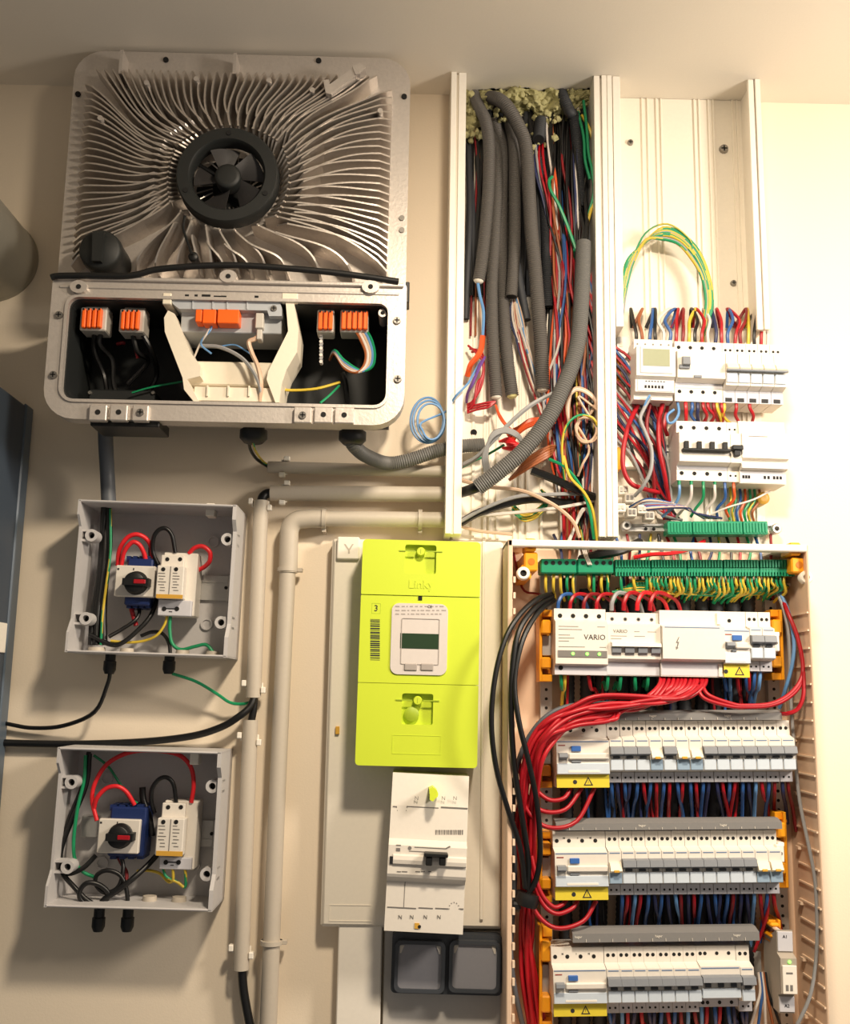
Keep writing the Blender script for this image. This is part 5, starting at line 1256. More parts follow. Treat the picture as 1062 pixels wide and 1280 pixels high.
# ------------------------------------------------------------------ wires of the lower enclosure
def ew(pts, r, m, lab, group=None, cat='wire', **k): return wire('cable' if cat == 'cable' else 'wire', pts, r, m, lab, cat, group, **k)
random.seed(31)
def stubs(xs, yb, slope, nm, row_d=.070, reach=44):
    for i, (px, m) in enumerate(xs):
        s = random.uniform(-3, 4); y = yb+slope*(px-690)
        L = reach*random.uniform(.8, 1.25)*(.5 if 755 < px < 815 and nm == 'top' else 1)
        ew([(px, y-3, row_d), (px+s*.4, y+10, row_d), (px+s, y+20, row_d-.010), (px+s*2.2, y+L*.75, row_d-.028), (px+s*3.4, y+L*1.3, row_d-.044)], 2.2, m,
           '%s wire from the left, %s, dropping from the terminals under the %s row' % (ORD[i], cname[m], nm), 'wires under the '+nm+' row', per=4)
def pairs(row, i0, n, py):
    out = []
    for k in range(n):
        for f_, m in ((.30, random.choice(('w_blue','w_blue','w_lightblue','w_navy'))), (.72, random.choice(('w_red','w_red','w_darkred','w_navy')))):
            q = row.M @ Vector(((i0+k+f_)*row.mw, -.04, -row.H)); out.append((proj(q)[0], m))
    return out
def proj(q):
    v = q-CAMPOS; z = v.dot(_F); return (IMW/2+FOC*v.dot(CX)/z, IMH/2-FOC*v.dot(CY)/z)
stubs(pairs(R2, 4, 14, 978), 978, -.004, 'second')
stubs(pairs(R3, 4.9, 12, 1118), 1118, -.006, 'third')
stubs(pairs(R4, 4, 11, 1261), 1261, -.010, 'lowest', reach=30)
stubs([(700,'w_green'),(706,'w_yellow'),(735,'w_red'),(760,'w_green'),(776,'w_green'),(793,'w_green'),(810,'w_green'),(905,'w_blue'),(912,'w_lightblue'),(921,'w_red'),(931,'w_blue'),(936,'w_red'),(943,'w_blue'),(950,'w_lightblue')], 842, 0, 'top', reach=30)

# wires hanging in the dark gaps between rows
STUFF = {}
for gap, (ya, yb) in {'first and second':(850,900), 'second and third':(985,1030), 'third and lowest':(1125,1175)}.items():
    for k in range(10):
        px = random.uniform(700, 945); m = random.choice(('w_black','w_navy','w_darkred','w_red','w_blue'))
        ew([(px, ya-30, .030), (px+random.uniform(-8,8), (ya+yb)/2, .042), (px+random.uniform(-16,16), yb+40, .03)], 1.6, m, cname[m]+' wire crossing the dark gap between the '+gap+' rows', cname[m]+' wires in the gap between the '+gap+' rows')
for m_, mb_ in STUFF.items(): tag(mb_.build('wire_tangle', m_), cname[m_]+' wires crossing deep in the dark gaps between the breaker rows', 'wires', None, 'stuff')
STUFF = None
# earth wires under the green strip
random.seed(12)
xs_ = [682,692,700,709,717,735,742,752,758]+[776+5.1*k for k in range(41)]
for i, px in enumerate(xs_):
    if 776 <= px < 805 and i % 3: continue
    m = random.choice(('yg','yg','yg','w_yellow','w_green')); s = random.uniform(3, 9) if px > 770 else random.uniform(1, 6)
    y1 = random.uniform(738, 746)
    pts = [(px, 717, .066), (px+random.uniform(-1.5,1.5), 728, .068), (px+s*.4-1, y1-4, .062), (px+s*(-1.2 if px > 770 else .8), y1+2, .044), (px-s*(2 if px > 770 else -1.2), y1+8, .028)]
    if m == 'yg': ew(pts, 1.9, 'w_yellow', '%s earth wire from the left under the long green strip, striped green and yellow' % ORD[i], 'earth wires under the green strip', stripe='w_green', per=4)
    else: ew(pts, 1.9, m, '%s earth wire from the left under the long green strip, plain %s' % (ORD[i], m[2:]), 'earth wires under the green strip', per=4)
for k in range(6):
    ew([(765+k*3,740-k,.05),(800,735-3*k+6,.058),(850,742-2*k,.054),(900,744-2*k,.05),(950+6*k,742-2*k,.045),(975,740,.02)], 1.9, 'w_yellow', 'long green and yellow wire lying level under the earth strip', 'level earth wires under the green strip', stripe='w_green')
# wires coming in through the top of the enclosure
for k in range(22):
    px = 700+k*12.5+random.uniform(-3,3); m = ('w_darkred','w_navy','w_yellow','w_black','w_red','w_green','w_blue')[k % 7] if k > 3 else ('w_navy','w_brown','w_white','w_darkred')[k]
    ew([(px-random.uniform(-6,10), 668, .012), (px, 690, .022), (px+random.uniform(-6,6), 712, .026), (px+random.uniform(-12,12), 750, .020)], 1.8, m, '%s wire from the left, %s, entering through the enclosure top' % (ORD[k], cname[m].replace(' and ', '-')), 'wires through the top opening', stripe='w_green' if m == 'w_yellow' else None)
ew([(792,697,.05),(815,693,.06),(838,692,.06),(862,686,.04),(880,676,.02)], 2.6, 'w_redlight', 'bright red cable lying just above the green earth strip', None, 'cable')
ew([(725,700,.03),(750,693,.05),(775,688,.05),(800,678,.03)], 6.0, 'w_black', 'thick black cable under the top edge of the enclosure', None, 'cable')
for k in range(3): ew([(728+2*k,688,.06),(731+2*k,697,.075),(735+2*k,706,.082)], .9, 'w_white', 'bare white strand in front of the green earth strip', 'bare strands at the earth strip')
# supply wires over the top row
for px, m, nm in ((697,'w_blue','surge protector'),(712,'w_red','surge protector'),(729,'w_darkred','surge protector'),(745,'w_red','surge protector'),(764,'w_grey','four pole breaker'),(779,'w_red','four pole breaker'),(796,'w_redlight','four pole breaker'),(812,'w_red','four pole breaker')):
    up = 20 if px < 760 else 22
    ew([(px,763,.070),(px+1,752,.072),(px+8,763-up,.068),(px+22,744,.056),(px+34,752,.04),(px+40,770,.026)], 2.7 if px > 760 else 2.3, m, cname[m]+' wire arching over the top of the '+nm+' in the top row', cname[m]+' wires over the '+nm+' of the top row')
# the red bundle
for k in range(12):
    sx = 826+5.2*k+random.uniform(-1,1); j = k; o = (11-k)
    pts = [(sx,845,.070),(sx-4,858,.086),(sx-22,868+.6*o,.096),(sx-52,873+1.5*o-.2*k,.104),(764-k*.6,878+2.0*o-.3*k,.108),(716,884+2.3*o,.110),(680+.6*o,902+2.6*o,.110),(659+1.6*o,932+2*o,.104),(648+2.2*o,985+o,.094),(646+2.2*o,1040,.080),(650+1.6*o,1100,.066),(649+1.4*o,1160,.058),(651+1.4*o,1215,.052),(662+1.4*o,1290,.044)]
    pts = [(x+(0 if i < 2 else random.gauss(0, 2.2)), y+(0 if i < 2 else random.gauss(0, 2.6)), d+(0 if i < 2 else random.gauss(0, .0045))) for i, (x, y, d) in enumerate(pts)]
    if k % 4 == 3: pts = pts[:9]+[(656,1030,.08),(664,1075,.06),(676,1100,.03)]
    ew(pts, 2.7, 'w_red' if k % 3 else 'w_crimson', '%s red cable from the left of those sweeping down from the top row' % ORD[k], 'red cables sweeping down the left side', 'cable', n=8)
ew([(800,880,.09),(740,880,.098),(700,886,.1),(672,906,.1),(650,945,.094),(641,1000,.084),(643,1100,.066),(638,1180,.06),(642,1230,.056),(655,1290,.05)], 3.2, 'cond_blue', 'bluish grey cable beside the red cables on the left', None, 'cable', n=8)
for i, (pts, nm) in enumerate((([(652,935,.092),(664,978,.090),(684,999,.088),(704,998,.084),(714,984,.074)],'second'),([(648,950,.092),(656,990,.090),(676,1013,.088),(706,1012,.084),(727,985,.074)],'second'),([(647,975,.092),(658,1012,.090),(684,1034,.088),(720,1027,.084),(743,985,.074)],'second'),
        ([(662,1085,.08),(676,1126,.086),(694,1142,.086),(714,1136,.08),(722,1125,.072)],'third'),([(655,1095,.08),(668,1138,.086),(694,1160,.086),(728,1152,.08),(745,1126,.072)],'third'),([(664,1070,.08),(674,1112,.086),(690,1133,.086),(702,1131,.08),(708,1124,.072)],'third'))):
    ew(pts, 2.7, 'w_red', ['small','middle','large','middle','large','small'][i]+' red cable loop under the wide device of the '+nm+' row', None, 'cable', n=8)
for k, (sx, tx) in enumerate(((868,898),(875,912))):
    ew([(sx,845,.070),(sx+3,858,.086),(sx+12,873-k*3,.096),(sx+40,882-k*2,.100),(930,884-k*2,.1),(962,882-2*k,.098),(985,872-3*k,.094),(1000,855-4*k,.09),(1003,830,.086),(996,795,.08),(984,765,.07),(975,742,.04)], 2.6, 'w_red', ['lower','upper'][k]+' red cable crossing right under the top row and rising along the wall', None, 'cable', n=8)
ew([(974,740,.05),(985,765,.064),(992,800,.07),(990,830,.074),(982,860,.07),(974,885,.05)], 2.4, 'w_lightblue', 'blue wire falling along the right side of the top row')
ew([(972,742,.05),(980,765,.06),(986,800,.064),(987,850,.066)], 2.0, 'w_grey', 'pale grey wire falling along the right side of the top row')
ew([(975,892,.08),(984,892,.092),(997,886,.095),(1004,868,.095),(1004,840,.09)], 2.6, 'w_red', 'red wire hooked at the upper right end of the second row')
ew([(975,745,.03),(985,800,.05),(988,870,.06),(992,930,.07),(999,1000,.076),(1011,1060,.086),(1018.5,1102,.090),(1021,1160,.092),(1019,1205,.092),(1012,1245,.092),(998,1277,.088),(985,1300,.08)], 2.2, 'w_grey', 'long grey cable hanging in front of the right wall of the enclosure', None, 'cable', n=8)
# black cables at the left
ew([(690,742,.05),(672,748,.085),(648,770,.11),(630,802,.122),(618,850,.128),(614,905,.128),(620,960,.122),(634,1010,.112),(650,1060,.10),(656,1110,.09)], 3.2, 'w_black', 'outermost black cable hanging left of the enclosure edge', None, 'cable', n=8)
ew([(690,746,.05),(668,760,.09),(648,790,.112),(640,840,.118),(639,900,.118),(643,960,.11),(652,1020,.1),(660,1075,.09),(659,1112,.085)], 3.6, 'w_black', 'black cable hanging along the enclosure edge, second from the left', None, 'cable', n=8)
ew([(692,750,.05),(672,766,.09),(653,800,.112),(643,850,.120),(648,900,.124),(660,950,.120),(671,1005,.108),(675,1060,.1),(671,1095,.09),(660,1118,.085)], 3.4, 'w_black', 'innermost black cable bowing over the red cables', None, 'cable', n=8)
ew([(640,684,.004),(652,734,.012),(670,742,.02),(690,744,.03)], 1.5, 'w_darkred', 'thin dark red wire at the upper left of the enclosure')
q = at(658, 1124, .085); tie = MB().lathe([(-.008,.012),(-.008,.0145),(-.002,.016),(.004,.015),(.008,.0145),(.008,.012)], (0,0,0), Vector((.25,0,1)), 14)
o = tie.build('strap_body', 'black'); rt = thing('cable_strap', 'black strap holding the cables together at the left of the third row', 'strap', None, None, Matrix.Translation(q)); o.parent = rt
MB().box(-.024, -.008, -.010, .006, -.014, -.002, .003).build('strap_tail', 'black', rt)
# relay wiring
for k, m in enumerate(('w_white','w_blue','w_white','w_brown','w_black')):
    ew([(948+2*k,1215,.05),(950+2.5*k,1240,.056),(944+6*k,1262,.06),(935+11*k,1292,.056)], 1.7, m, cname[m]+' wire beside the slim relay at the lower right', cname[m]+' wires beside the slim relay')
for k, m in enumerate(('w_tan','w_white','w_brown')):
    ew([(955+3*k,1150,.04),(964+3*k,1158,.06),(974+3*k,1166,.075)], 1.6, m, cname[m]+' wire entering the top of the slim relay')
ew([(960,1118,.07),(959,1140,.06),(952,1165,.045),(942,1190,.04)], 2.0, 'w_red', 'red wire slanting from the third row toward the slim relay')
# ------------------------------------------------------------------ wires of the right channel
for k in range(12):
    u = k/11.; m = ['w_yellow','w_yellow','w_green','w_yellow','w_grey','w_yellow'][k % 6]
    j = (k*7 % 12)/11.-.5
    pts = [(773+4*u,400,.012),(781+6*j,352,.018),(788+8*j,326,.026),(804+6*j,304-8*j,.034+.006*j),(828,292+14*j,.040),(850-5*j,299+12*j,.040),(868-10*j,318+8*j,.038),(881-9*j,345,.036),(886-8*j,375,.036),(882-6*j,405,.036),(876+4*j,430,.030)]
    if k in (3, 8): pts[3:6] = [(806,292,.04),(834,280,.044),(862,300,.042)]
    ew(pts, 2.1 if k not in (3, 8) else 1.2, m, ('green and yellow' if m == 'w_yellow' else cname[m])+' wire in the arch above the upper duct row', ('striped' if m == 'w_yellow' else cname[m])+' wires of the arch above the duct row', stripe='w_green' if m == 'w_yellow' else None)
for k in range(21):
    px = 795+k*8.2; m = ('w_black','w_red','w_white','w_navy','w_red','w_blue','w_red','w_darkred','w_yellow')[k % 9] if k > 4 else ('w_black','w_brown','w_blue','w_black','w_white')[k]
    ew([(px,430+.03*k*8,.05),(px+random.uniform(-2,2),416,.052),(px+random.uniform(-6,6),400,.044),(px+random.uniform(-10,10),386,.022),(px+random.uniform(-14,4),410,.010)], 2.2, m, '%s wire from the left, %s, bending into the upper duct row' % (ORD[k], cname[m]), 'wires into the upper duct row')
for k, (px, m) in enumerate(((866,'w_blue'),(873,'w_navy'),(880,'w_red'),(893,'w_darkred'),(903,'w_red'),(906,'w_yellow'),(921,'w_red'),(938,'w_red'),(897,'w_yellow'),(858,'w_redlight'),(886,'w_red'))):
    ew([(px-2,499,.052),(px-1,510,.056),(px+random.uniform(-3,7),520,.05),(px+random.uniform(-4,10),532,.030)], 2.2, m, cname[m]+' wire between the two duct rows', cname[m]+' wires between the duct rows')
ew([(846,500,.05),(848,516,.058),(842,527,.06),(835,528,.06),(834,519,.06),(842,512,.056)], 1.8, 'w_lightblue', 'light blue wire curled between the two duct rows')
ew([(797,506,.03),(786,530,.05),(779,560,.06),(779,586,.062),(788,604,.06),(804,611,.05),(824,616,.03)], 3.0, 'w_red', 'thick red cable looping at the left of the lower duct row', None, 'cable', n=8)
ew([(812,505,.04),(808,530,.044),(812,560,.046),(816,590,.044),(818,622,.03)], 2.6, 'w_darkred', 'dark red cable behind the pale grey cable', None, 'cable', n=8)
ew([(828,504,.04),(823,530,.05),(824,562,.054),(830,592,.05),(836,626,.03)], 3.0, 'w_red', 'thick red cable just left of the black barred breaker', None, 'cable', n=8)
ew([(834,508,.03),(830,530,.034),(834,545,.03)], 2.4, 'w_red', 'short red wire under the display meter')
ew([(812,497,.062),(804,512,.066),(800,524,.068),(806,540,.07),(814,562,.072),(813,588,.072),(803,608,.066),(793,620,.05)], 2.5, 'w_grey', 'pale grey cable hanging under the display meter', None, 'cable', n=8)
ew([(812,494,.066),(808,500,.068),(805,508,.066)], 1.4, 'w_lightblue', 'light blue wire at the lower edge of the display meter')
for k in range(6):
    px = (849,864,879,893,906,917)[k]; m = ('w_lightblue','w_white','w_green','w_white','w_blue','w_orange')[k]
    ew([(px-1,599,.052),(px,612,.056),(px-2+k*.4,624,.05),(px-10,636,.04),(px-22+k*3,646,.03)], 1.9, m, cname[m]+' wire hanging under the lower duct row', cname[m]+' wires under the lower duct row')
for kf, px in enumerate((848.5, 863.5, 878.5, 893)):
    f = Fr(px, 603, .05); mb = MB(); p0 = f.L(px, 597, .055); p1 = f.L(px, 606, .055); mb.cyl(p0, p1, .0026, .0022, 10); o = mb.build('ferrule', 'w_green'); o.matrix_world = f.M; tag(o, '%s green ferrule from the left under the black barred breaker' % ORD[kf], 'ferrule', 'green ferrules under the lower duct row')
random.seed(44)
for k in range(12):
    m = ('w_blue','w_white','w_tan','w_navy','w_grey','w_lightblue','w_brown','w_purple')[k % 8]
    ew([(786+k,634+.8*k,.03),(808,624+1.2*k,.046),(834+2*k,628+.6*k,.05),(858+k,636+.5*k,.046),(880+2*k,648,.034)], 1.5, m, cname[m]+' wire of the data bundle above the green terminal bar', cname[m]+' wires of the data bundle')
ew([(886,644,.04),(910,634,.05),(940,625,.05),(962,614,.04)], 1.2, 'w_white', 'thin white wire rising to the right above the green terminal bar')
for k in range(7):
    m = ('w_yellow','w_yellow','w_blue','w_orange','w_green','w_yellow','w_brown')[k]
    ew([(912+6*k,606,.02),(913+6*k,625,.024),(910+5*k,640,.024),(912+5*k,652,.018)], 1.7, m, cname[m]+' wire behind the right half of the green terminal bar', cname[m]+' wires behind the green terminal bar', stripe='w_green' if m == 'w_yellow' else None)
for i, (px, py) in enumerate(((779,612),(787,622),(776,634),(790,640),(803,636),(812,644))):
    f = Fr(px, py+5, .024); r = thing('wire_connector', ['uppermost small wire connector','small wire connector beside the grey cable end','leftmost small wire connector','small wire connector above the left ring','small wire connector beside the data bundle','small wire connector next to the green terminals'][i]+' at the foot of the right trunking', 'connector', f)
    mb = MB(); f.box(mb, px-6, py-5, px+6, py+6, .024, .046, .0012); mb.build('connector_body', 'terminal_grey' if i % 2 else 'plug_white', r)
    mb = MB(); f.box(mb, px-4, py-3, px-1, py+2, .045, .048); f.box(mb, px+1, py-3, px+4, py+2, .045, .048); mb.build('connector_levers', 'ink_soft' if i % 2 else 'zinc', r)['kind'] = 'stuff'
f = Fr(955, 622, .006); r = thing('conduit_fixing', 'round yellow fixing right of the data bundle under the pale module', 'fixing', f); q = f.L(955, 622, .03)
MB().lathe([(0,.009),(.02,.009),(.022,.006),(.022,.004)], (q.x, 0, q.z), (0,-1,0), 16).build('fixing_body', 'gold', r)

# ------------------------------------------------------------------ meter board, energy meter, main breaker, sockets
mf = Fr(515, 1160, 0, ang((400,1160),(628,1163),.03))
mbd = thing('meter_board', 'large white mounting board behind the green meter', 'board', mf)
bx0, _, bz0, _ = mf.rect(400, 1150, 629, 1161, .03); bz1 = mf.L(430, 673, .03).z; bx1 = mf.L(628, 1100, .03).x
mb = MB().box(bx0, bx1, -.0005, -.026, bz0, bz1, .003); mb.box(bx0+.003, bx1-.003, -.025, -.030, bz0+.003, bz1-.003, .002)
mb.build('board_panel', 'pvc_panel', mbd)
mb = MB(); mf.box(mb, 421, 671, 449, 699, .01, .037, .0015); mb.build('board_tab', 'pvc_white', mbd)
mb = MB(); mf.prism(mb, [(430,680),(432,680),(436,686),(440,680),(442,680),(437,688),(437,692),(435,692),(435,688)], .0365, .0374); mb.build('tab_mark', 'pvc_grey', mbd)
mb = MB(); mf.box(mb, 419, 908, 424, 918, .029, .034, .0006); mb.build('board_catch', 'gold', mbd)
mb = MB(); a, b_, u, t1 = mf.rect(411, 1131, 464, 1152, .0305); mb.frame([(a,u),(b_,u),(b_,t1),(a,t1)], [(a+.001,u+.001),(b_-.001,u+.001),(b_-.001,t1-.001),(a+.001,t1-.001)], -.0297, -.0306); mb.build('board_plate', 'pvc_panel', mbd)
mb = MB(); mf.box(mb, 601, 676, 605, 1150, .029, .034, .0008); mb.build('board_ridge', 'pvc_panel', mbd)
gf = Fr(522, 958, .03, ang((452,674),(600,678),.09)); gm = thing('energy_meter', 'bright lime green electricity meter with a small dark display', 'meter', gf)
gx0 = (gf.L(452.5,680,.09).x+gf.L(444.5,950,.09).x)/2; gx1 = (gf.L(600.5,680,.09).x+gf.L(596.5,955,.09).x)/2; gz1 = gf.L(525,675.5,.09).z; gz0 = gf.L(522,958.5,.09).z
outer = rrect4(gx0, gx1, gz0, gz1, (.006,.006,.005,.005), 4)
zs1 = gf.L(525,745,.09).z; zs2 = gf.L(525,855,.09).z
def gslab(za, zb, y1, rr, name, par=gm): return MB().prism(rrect4(gx0, gx1, za, zb, rr, 4), 'y', 0, -y1).build(name, 'green_lid', par)
def gpocket(za, zb, pk, rr, name):
    """cover slab with a square pocket: a frame round the pocket plus its floor"""
    o = rrect4(gx0, gx1, za, zb, rr, 4); i = rrect4(*pk, (.003,)*4, 4)
    mb = MB().frame(o, i, -.002, -.060); ob = mb.build(name, 'green_lid', gm)
    MB().box(pk[0]-.001, pk[1]+.001, 0, -.050, pk[2]-.001, pk[3]+.001).build('pocket_floor', 'green_lid', ob)
    return ob
pk1 = gf.rect(506, 681, 545, 717, .09); pk2 = gf.rect(502, 867, 541, 906, .09)
tc_ = gpocket(zs1+.0006, gz1, (pk1[0],pk1[1],pk1[2],pk1[3]), (.006,.006,.001,.001), 'top_cover')
gslab(zs2+.0003, zs1-.0006, .0605, (.001,)*4, 'middle_cover')
lc_ = gpocket(gz0, zs2-.0003, (pk2[0],pk2[1],pk2[2],pk2[3]), (.001,.001,.005,.005), 'lower_cover')
for pk, par in ((pk1, tc_), (pk2, lc_)):
    cx_ = (pk[0]+pk[1])/2; w_ = pk[1]-pk[0]; zt = pk[3]
    MB().lathe([(0,.006),(.009,.006),(.0105,.005)], (cx_, -.050, zt-.009), (0,-1,0), 18).build('seal_screw', 'green_lid', par)
    MB().box(cx_-.0004, cx_+.0004, -.0600, -.0609, zt-.012, zt-.006).build('screw_slot', 'green_dark', par)
    MB().box(pk[0]-.008, cx_-.007, -.0598, -.0612, zt-.0095, zt-.008).box(cx_+.007, pk[1]+.008, -.0598, -.0612, zt-.0095, zt-.008).build('seal_rib', 'green_dark', par)
q = gf.L(514, 893, .085); MB().lathe([(0,.010),(.004,.010),(.0055,.008)], (q.x, -.0505, q.z), (0,-1,0), 20).build('seal_tag', 'green_dark', lc_)
a, b_, u, t1 = gf.rect(490, 919, 551, 943, .09); MB().frame([(a,u),(b_,u),(b_,t1),(a,t1)], [(a+.0007,u+.0007),(b_-.0007,u+.0007),(b_-.0007,t1-.0007),(a+.0007,t1-.0007)], -.0598, -.0604).build('cover_panel', 'green_lid', lc_)
ftext(gf, 'Linky', 526, 731, .0903, 15, tc_, 'green_lid', extrude=.0003)
pa, pb, pc, pd = gf.rect(488.5, 754.5, 559, 843.5, .0915)
md = MB().prism(rrect4(pa, pb, pc, pd, (.010,)*4, 5), 'y', -.0600, -.0625).build('display_panel', 'meter_grey', gm, 'pale grey display panel')
a, b_, u, t1 = gf.rect(501, 773, 549, 831, .0925); MB().frame(rrect4(a,b_,u,t1,(.002,)*4,3), rrect4(a+.001,b_-.001,u+.001,t1-.001,(.0015,)*4,3), -.0624, -.0632).build('panel_rim', 'button_grey', md)
a, b_, u, t1 = gf.rect(500, 792, 548, 811, .0925); ld = MB().box(a, b_, -.0622, -.0629, u, t1).build('display', 'lcd_green', md, 'dark green display')
for xa in (505, 525.5):
    a, b_, u, t1 = gf.rect(xa, 829.5, xa+16, 838.5, .0925); MB().box(a, b_, -.062, -.0645, u, t1, .0012).build('button', 'button_grey', md)
mb = MB(); random.seed(6)
for yy in (758, 763, 767.5):
    xx = 494
    while xx < 554:
        l_ = random.uniform(2, 6); gf.box(mb, xx, yy-.8, xx+l_, yy+.8, .0922, .0928); xx += l_+random.uniform(1.4, 3)
mb.build('printed_lines', 'button_grey', md)['kind'] = 'stuff'
ftext(gf, 'CE', 537, 758.5, .0928, 4.6, md, 'ink')
mb = MB(); gf.box(mb, 522.5, 745.5, 527.5, 750.5, .09, .0912); mb.build('optical_port', 'hole', gm)
ftext(gf, '3', 470, 760.5, .0908, 11, gm, 'ink')
mb = MB(); a, b_, u, t1 = gf.rect(464.5, 754, 475.5, 767, .0906); mb.frame([(a,u),(b_,u),(b_,t1),(a,t1)], [(a+.0004,u+.0004),(b_-.0004,u+.0004),(b_-.0004,t1-.0004),(a+.0004,t1-.0004)], -.0603, -.0607); mb.build('number_frame', 'green_dark', gm)
mb = MB(); yy = 774
while yy < 826:
    h_ = random.choice((.6,.9,1.4,1.9)); gf.box(mb, 462.6, yy, 474.6, yy+h_, .0902, .0907); yy += h_+random.choice((.6,.9,1.2))
mb.build('bar_code', 'ink', gm)['kind'] = 'stuff'
# main breaker
DF = .125
hf = Fr(534, 1166, .03, ang((482,1163),(579,1168),.11)); mbk = thing('main_breaker', 'large cream main breaker with a black toggle under the green meter', 'circuit breaker', hf)
hx0 = (hf.L(489,980,.1).x+hf.L(481,1160,.1).x)/2; hx1 = (hf.L(586,980,.1).x+hf.L(579,1160,.1).x)/2
def hz(py, d): return hf.L(534, py, d).z
zz = [hz(968,.09), hz(1008,.095), hz(1056,.11), hz(1098,.11), hz(1104,.10), hz(1166,.10)]
prof = [(0, zz[0]), (-.058, zz[0]), (-.066, zz[1]), (-.070, hz(1050,.1)), (-.082, hz(1058,.11)), (-.082, hz(1094,.11)), (-.080, zz[3]), (-.070, zz[4]), (-.070, zz[5]), (0, zz[5])]
MB().prism(prof, 'x', hx0, hx1).build('body', 'device', mbk)
a, b_, u, t1 = hf.rect(491, 1069, 582, 1083, .112); MB().prism([(-.081,u),(-.0855,u+.002),(-.0865,(u+t1)/2),(-.0855,t1-.002),(-.081,t1)], 'x', a, hx1-.0005).build('toggle_bar', 'device', mbk)
tg_ = MB(); hf.box(tg_, 530, 1067, 560, 1072, .11, .128, .001); hf.box(tg_, 532, 1072, 540, 1082.5, .11, .126, .001); hf.box(tg_, 549, 1072, 557, 1082.5, .11, .126, .001); tg_.build('toggle', 'black', mbk, 'black toggle')
mb = MB(); hf.box(mb, 487, 1070.5, 491.5, 1080, .11, .1135); mb.build('indicator_window', 'ink', mbk)
mb = MB(); hf.prism(mb, [(536,986),(541,984),(546,988),(545,997),(541,1002),(537,1000),(537,993)], .09, .122); hf.cyl(mb, 542, 993, .09, .118, 5.5, 10); mb.build('seal_plug', 'lime', mbk, 'lime green seal plug')
for px in (520.5, 537.5, 554, 568.5): ftext(hf, 'N', px, 998, .0995, 6.4, mbk, 'ink_soft')
for px in (500, 514.5, 531.5, 548.5): ftext(hf, 'N', px, 1146.5, .1004, 6.4, mbk, 'ink_soft')
mb = MB(); xx = 544
while xx < 578:
    h_ = random.choice((.6,.9,1.6)); hf.box(mb, xx, 1037.5, xx+h_, 1043.5, .0965, .0995); xx += h_+random.choice((.6,1.0))
mb.build('bar_code', 'ink_soft', mbk)['kind'] = 'stuff'
mb = MB()
for x0_, y0_, x1_, y1_ in ((491,1007.5,496,1009),(508,1008.5,548,1009.3),(551,1009,584.5,1010.6),(484,1134,520,1135.2),(523,1134.5,541,1135.6),(544,1135,560,1136.2),(575,1135.5,579,1137)): hf.box(mb, x0_, y0_, x1_, y1_, .09, .1007 if y0_ > 1100 else .0968)
for k in range(7):
    a_ = PI*k/6; hf.box(mb, 502+6.5*math.cos(a_)-.5, 1009+8*math.sin(a_)-.5, 502+6.5*math.cos(a_)+.5, 1009+8*math.sin(a_)+.6, .09, .0968)
    hf.box(mb, 567.5+6.5*math.cos(a_)-.5, 1136-8*math.sin(a_)-.5, 567.5+6.5*math.cos(a_)+.5, 1136-8*math.sin(a_)+.6, .09, .1007)
hf.box(mb, 505, 1101, 505.8, 1134, .09, .1005)
mb.build('panel_seams', 'ink_soft', mbk)['kind'] = 'stuff'
mb = MB(); hf.cyl(mb, 512, 1060, .11, .1126, 2.2, 10); hf.box(mb, 518, 1059.5, 558, 1060.2, .11, .1126); hf.box(mb, 511, 1064, 535, 1064.7, .11, .1126); hf.prism(mb, [(557,1060),(562,1057.5),(563,1058.5),(558,1061)], .11, .1126)
hf.box(mb, 495, 1056, 501, 1057, .11, .1126); hf.box(mb, 495, 1060, 500, 1064, .11, .1126)
for xa, l_ in ((496,5),(502,7),(519,6),(526,5),(535,4)): hf.box(mb, xa, 1089, xa+l_, 1090, .11, .1126)
mb.build('printed_marks', 'ink_soft', mbk)['kind'] = 'stuff'
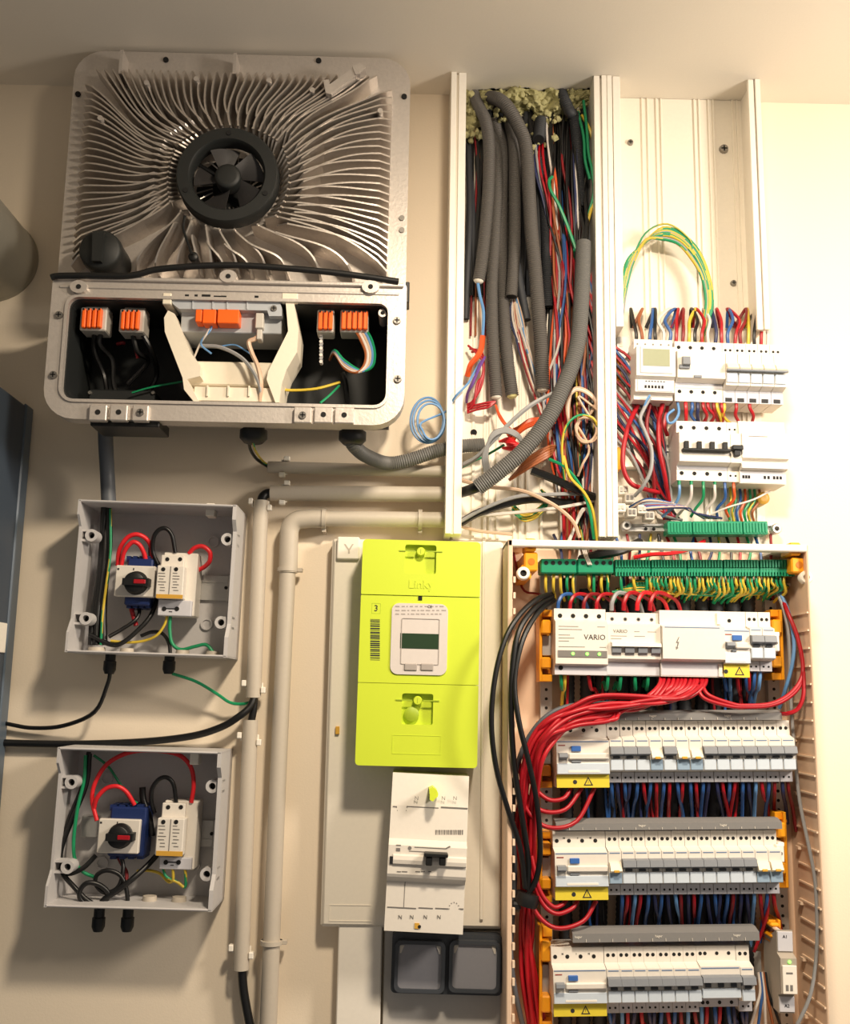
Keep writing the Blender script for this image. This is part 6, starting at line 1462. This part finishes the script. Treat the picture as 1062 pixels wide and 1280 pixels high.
mb = MB(); hf.box(mb, 518, 1154, 524, 1161, .095, .1012); s_ = mb.build('seal_boss', 'gold', mbk); mb = MB(); hf.cyl(mb, 524, 1158.5, .1, .1015, 2, 10); mb.build('seal_hole', 'hole', mbk)
# lower strip, socket plate and double socket
lf = Fr(447, 1300, 0); ls = thing('trunking_cover', 'flat cream cover strip below the meter board', 'cover', lf)
mb = MB(); a, b_, u, t1 = lf.rect(421, 1158, 476, 1300, .026); mb.box(a, b_, -.0005, -.026, u, bz0+lf.I.translation.z*0+(at(447,1161,.026).z-lf.o.z), .0015); mb.build('cover_strip', 'pvc_white', ls)
pf = Fr(553, 1300, 0); sp_ = thing('socket_plate', 'flat grey beige plate behind the double socket below the main breaker', 'plate', pf)
mb = MB(); a, b_, u, t1 = pf.rect(479, 1164, 630, 1300, .020); mb.box(a, b_, -.0005, -.018, u, t1, .001); mb.build('plate_panel', 'socket_plate', sp_)
df_ = Fr(560, 1244, .018, ang((490,1240),(628,1244),.04)); ds = thing('double_socket', 'dark grey double wall socket with two smoky lids', 'socket', df_)
a, b_, u, t1 = df_.rect(489, 1169, 628, 1245, .045); outer = rrect4(a, b_, u, t1, (.006,)*4, 4)
MB().prism(outer, 'y', 0, -.020).build('socket_frame', 'socket_dark', ds)
for x0_, x1_ in ((493,556), (561,625)):
    a, b_, u, t1 = df_.rect(x0_, 1176, x1_, 1241, .046); o_ = rrect4(a, b_, u, t1, (.008,)*4, 5); i_ = rrect4(a+.0045, b_-.0045, u+.0045, t1-.0045, (.006,)*4, 5)
    rm = MB().frame(o_, i_, -.018, -.030).build('lid_rim', 'socket_dark', ds)
    MB().prism(i_, 'y', -.018, -.0265).build('lid', 'socket_lid', rm, 'smoky grey lid')
    for s in (0, 1):
        xa = a+.006 if s == 0 else b_-.006-.006
        MB().prism([(xa,t1-.006),(xa+.006,t1-.006),(xa+(.005 if s else .002),t1-.016),(xa+(.002 if s else 0),t1-.016)] if s == 0 else [(xa,t1-.006),(xa+.006,t1-.006),(xa+.006,t1-.016),(xa+.004,t1-.016)], 'y', -.026, -.0275).build('hinge_cap', 'terminal_grey', rm)
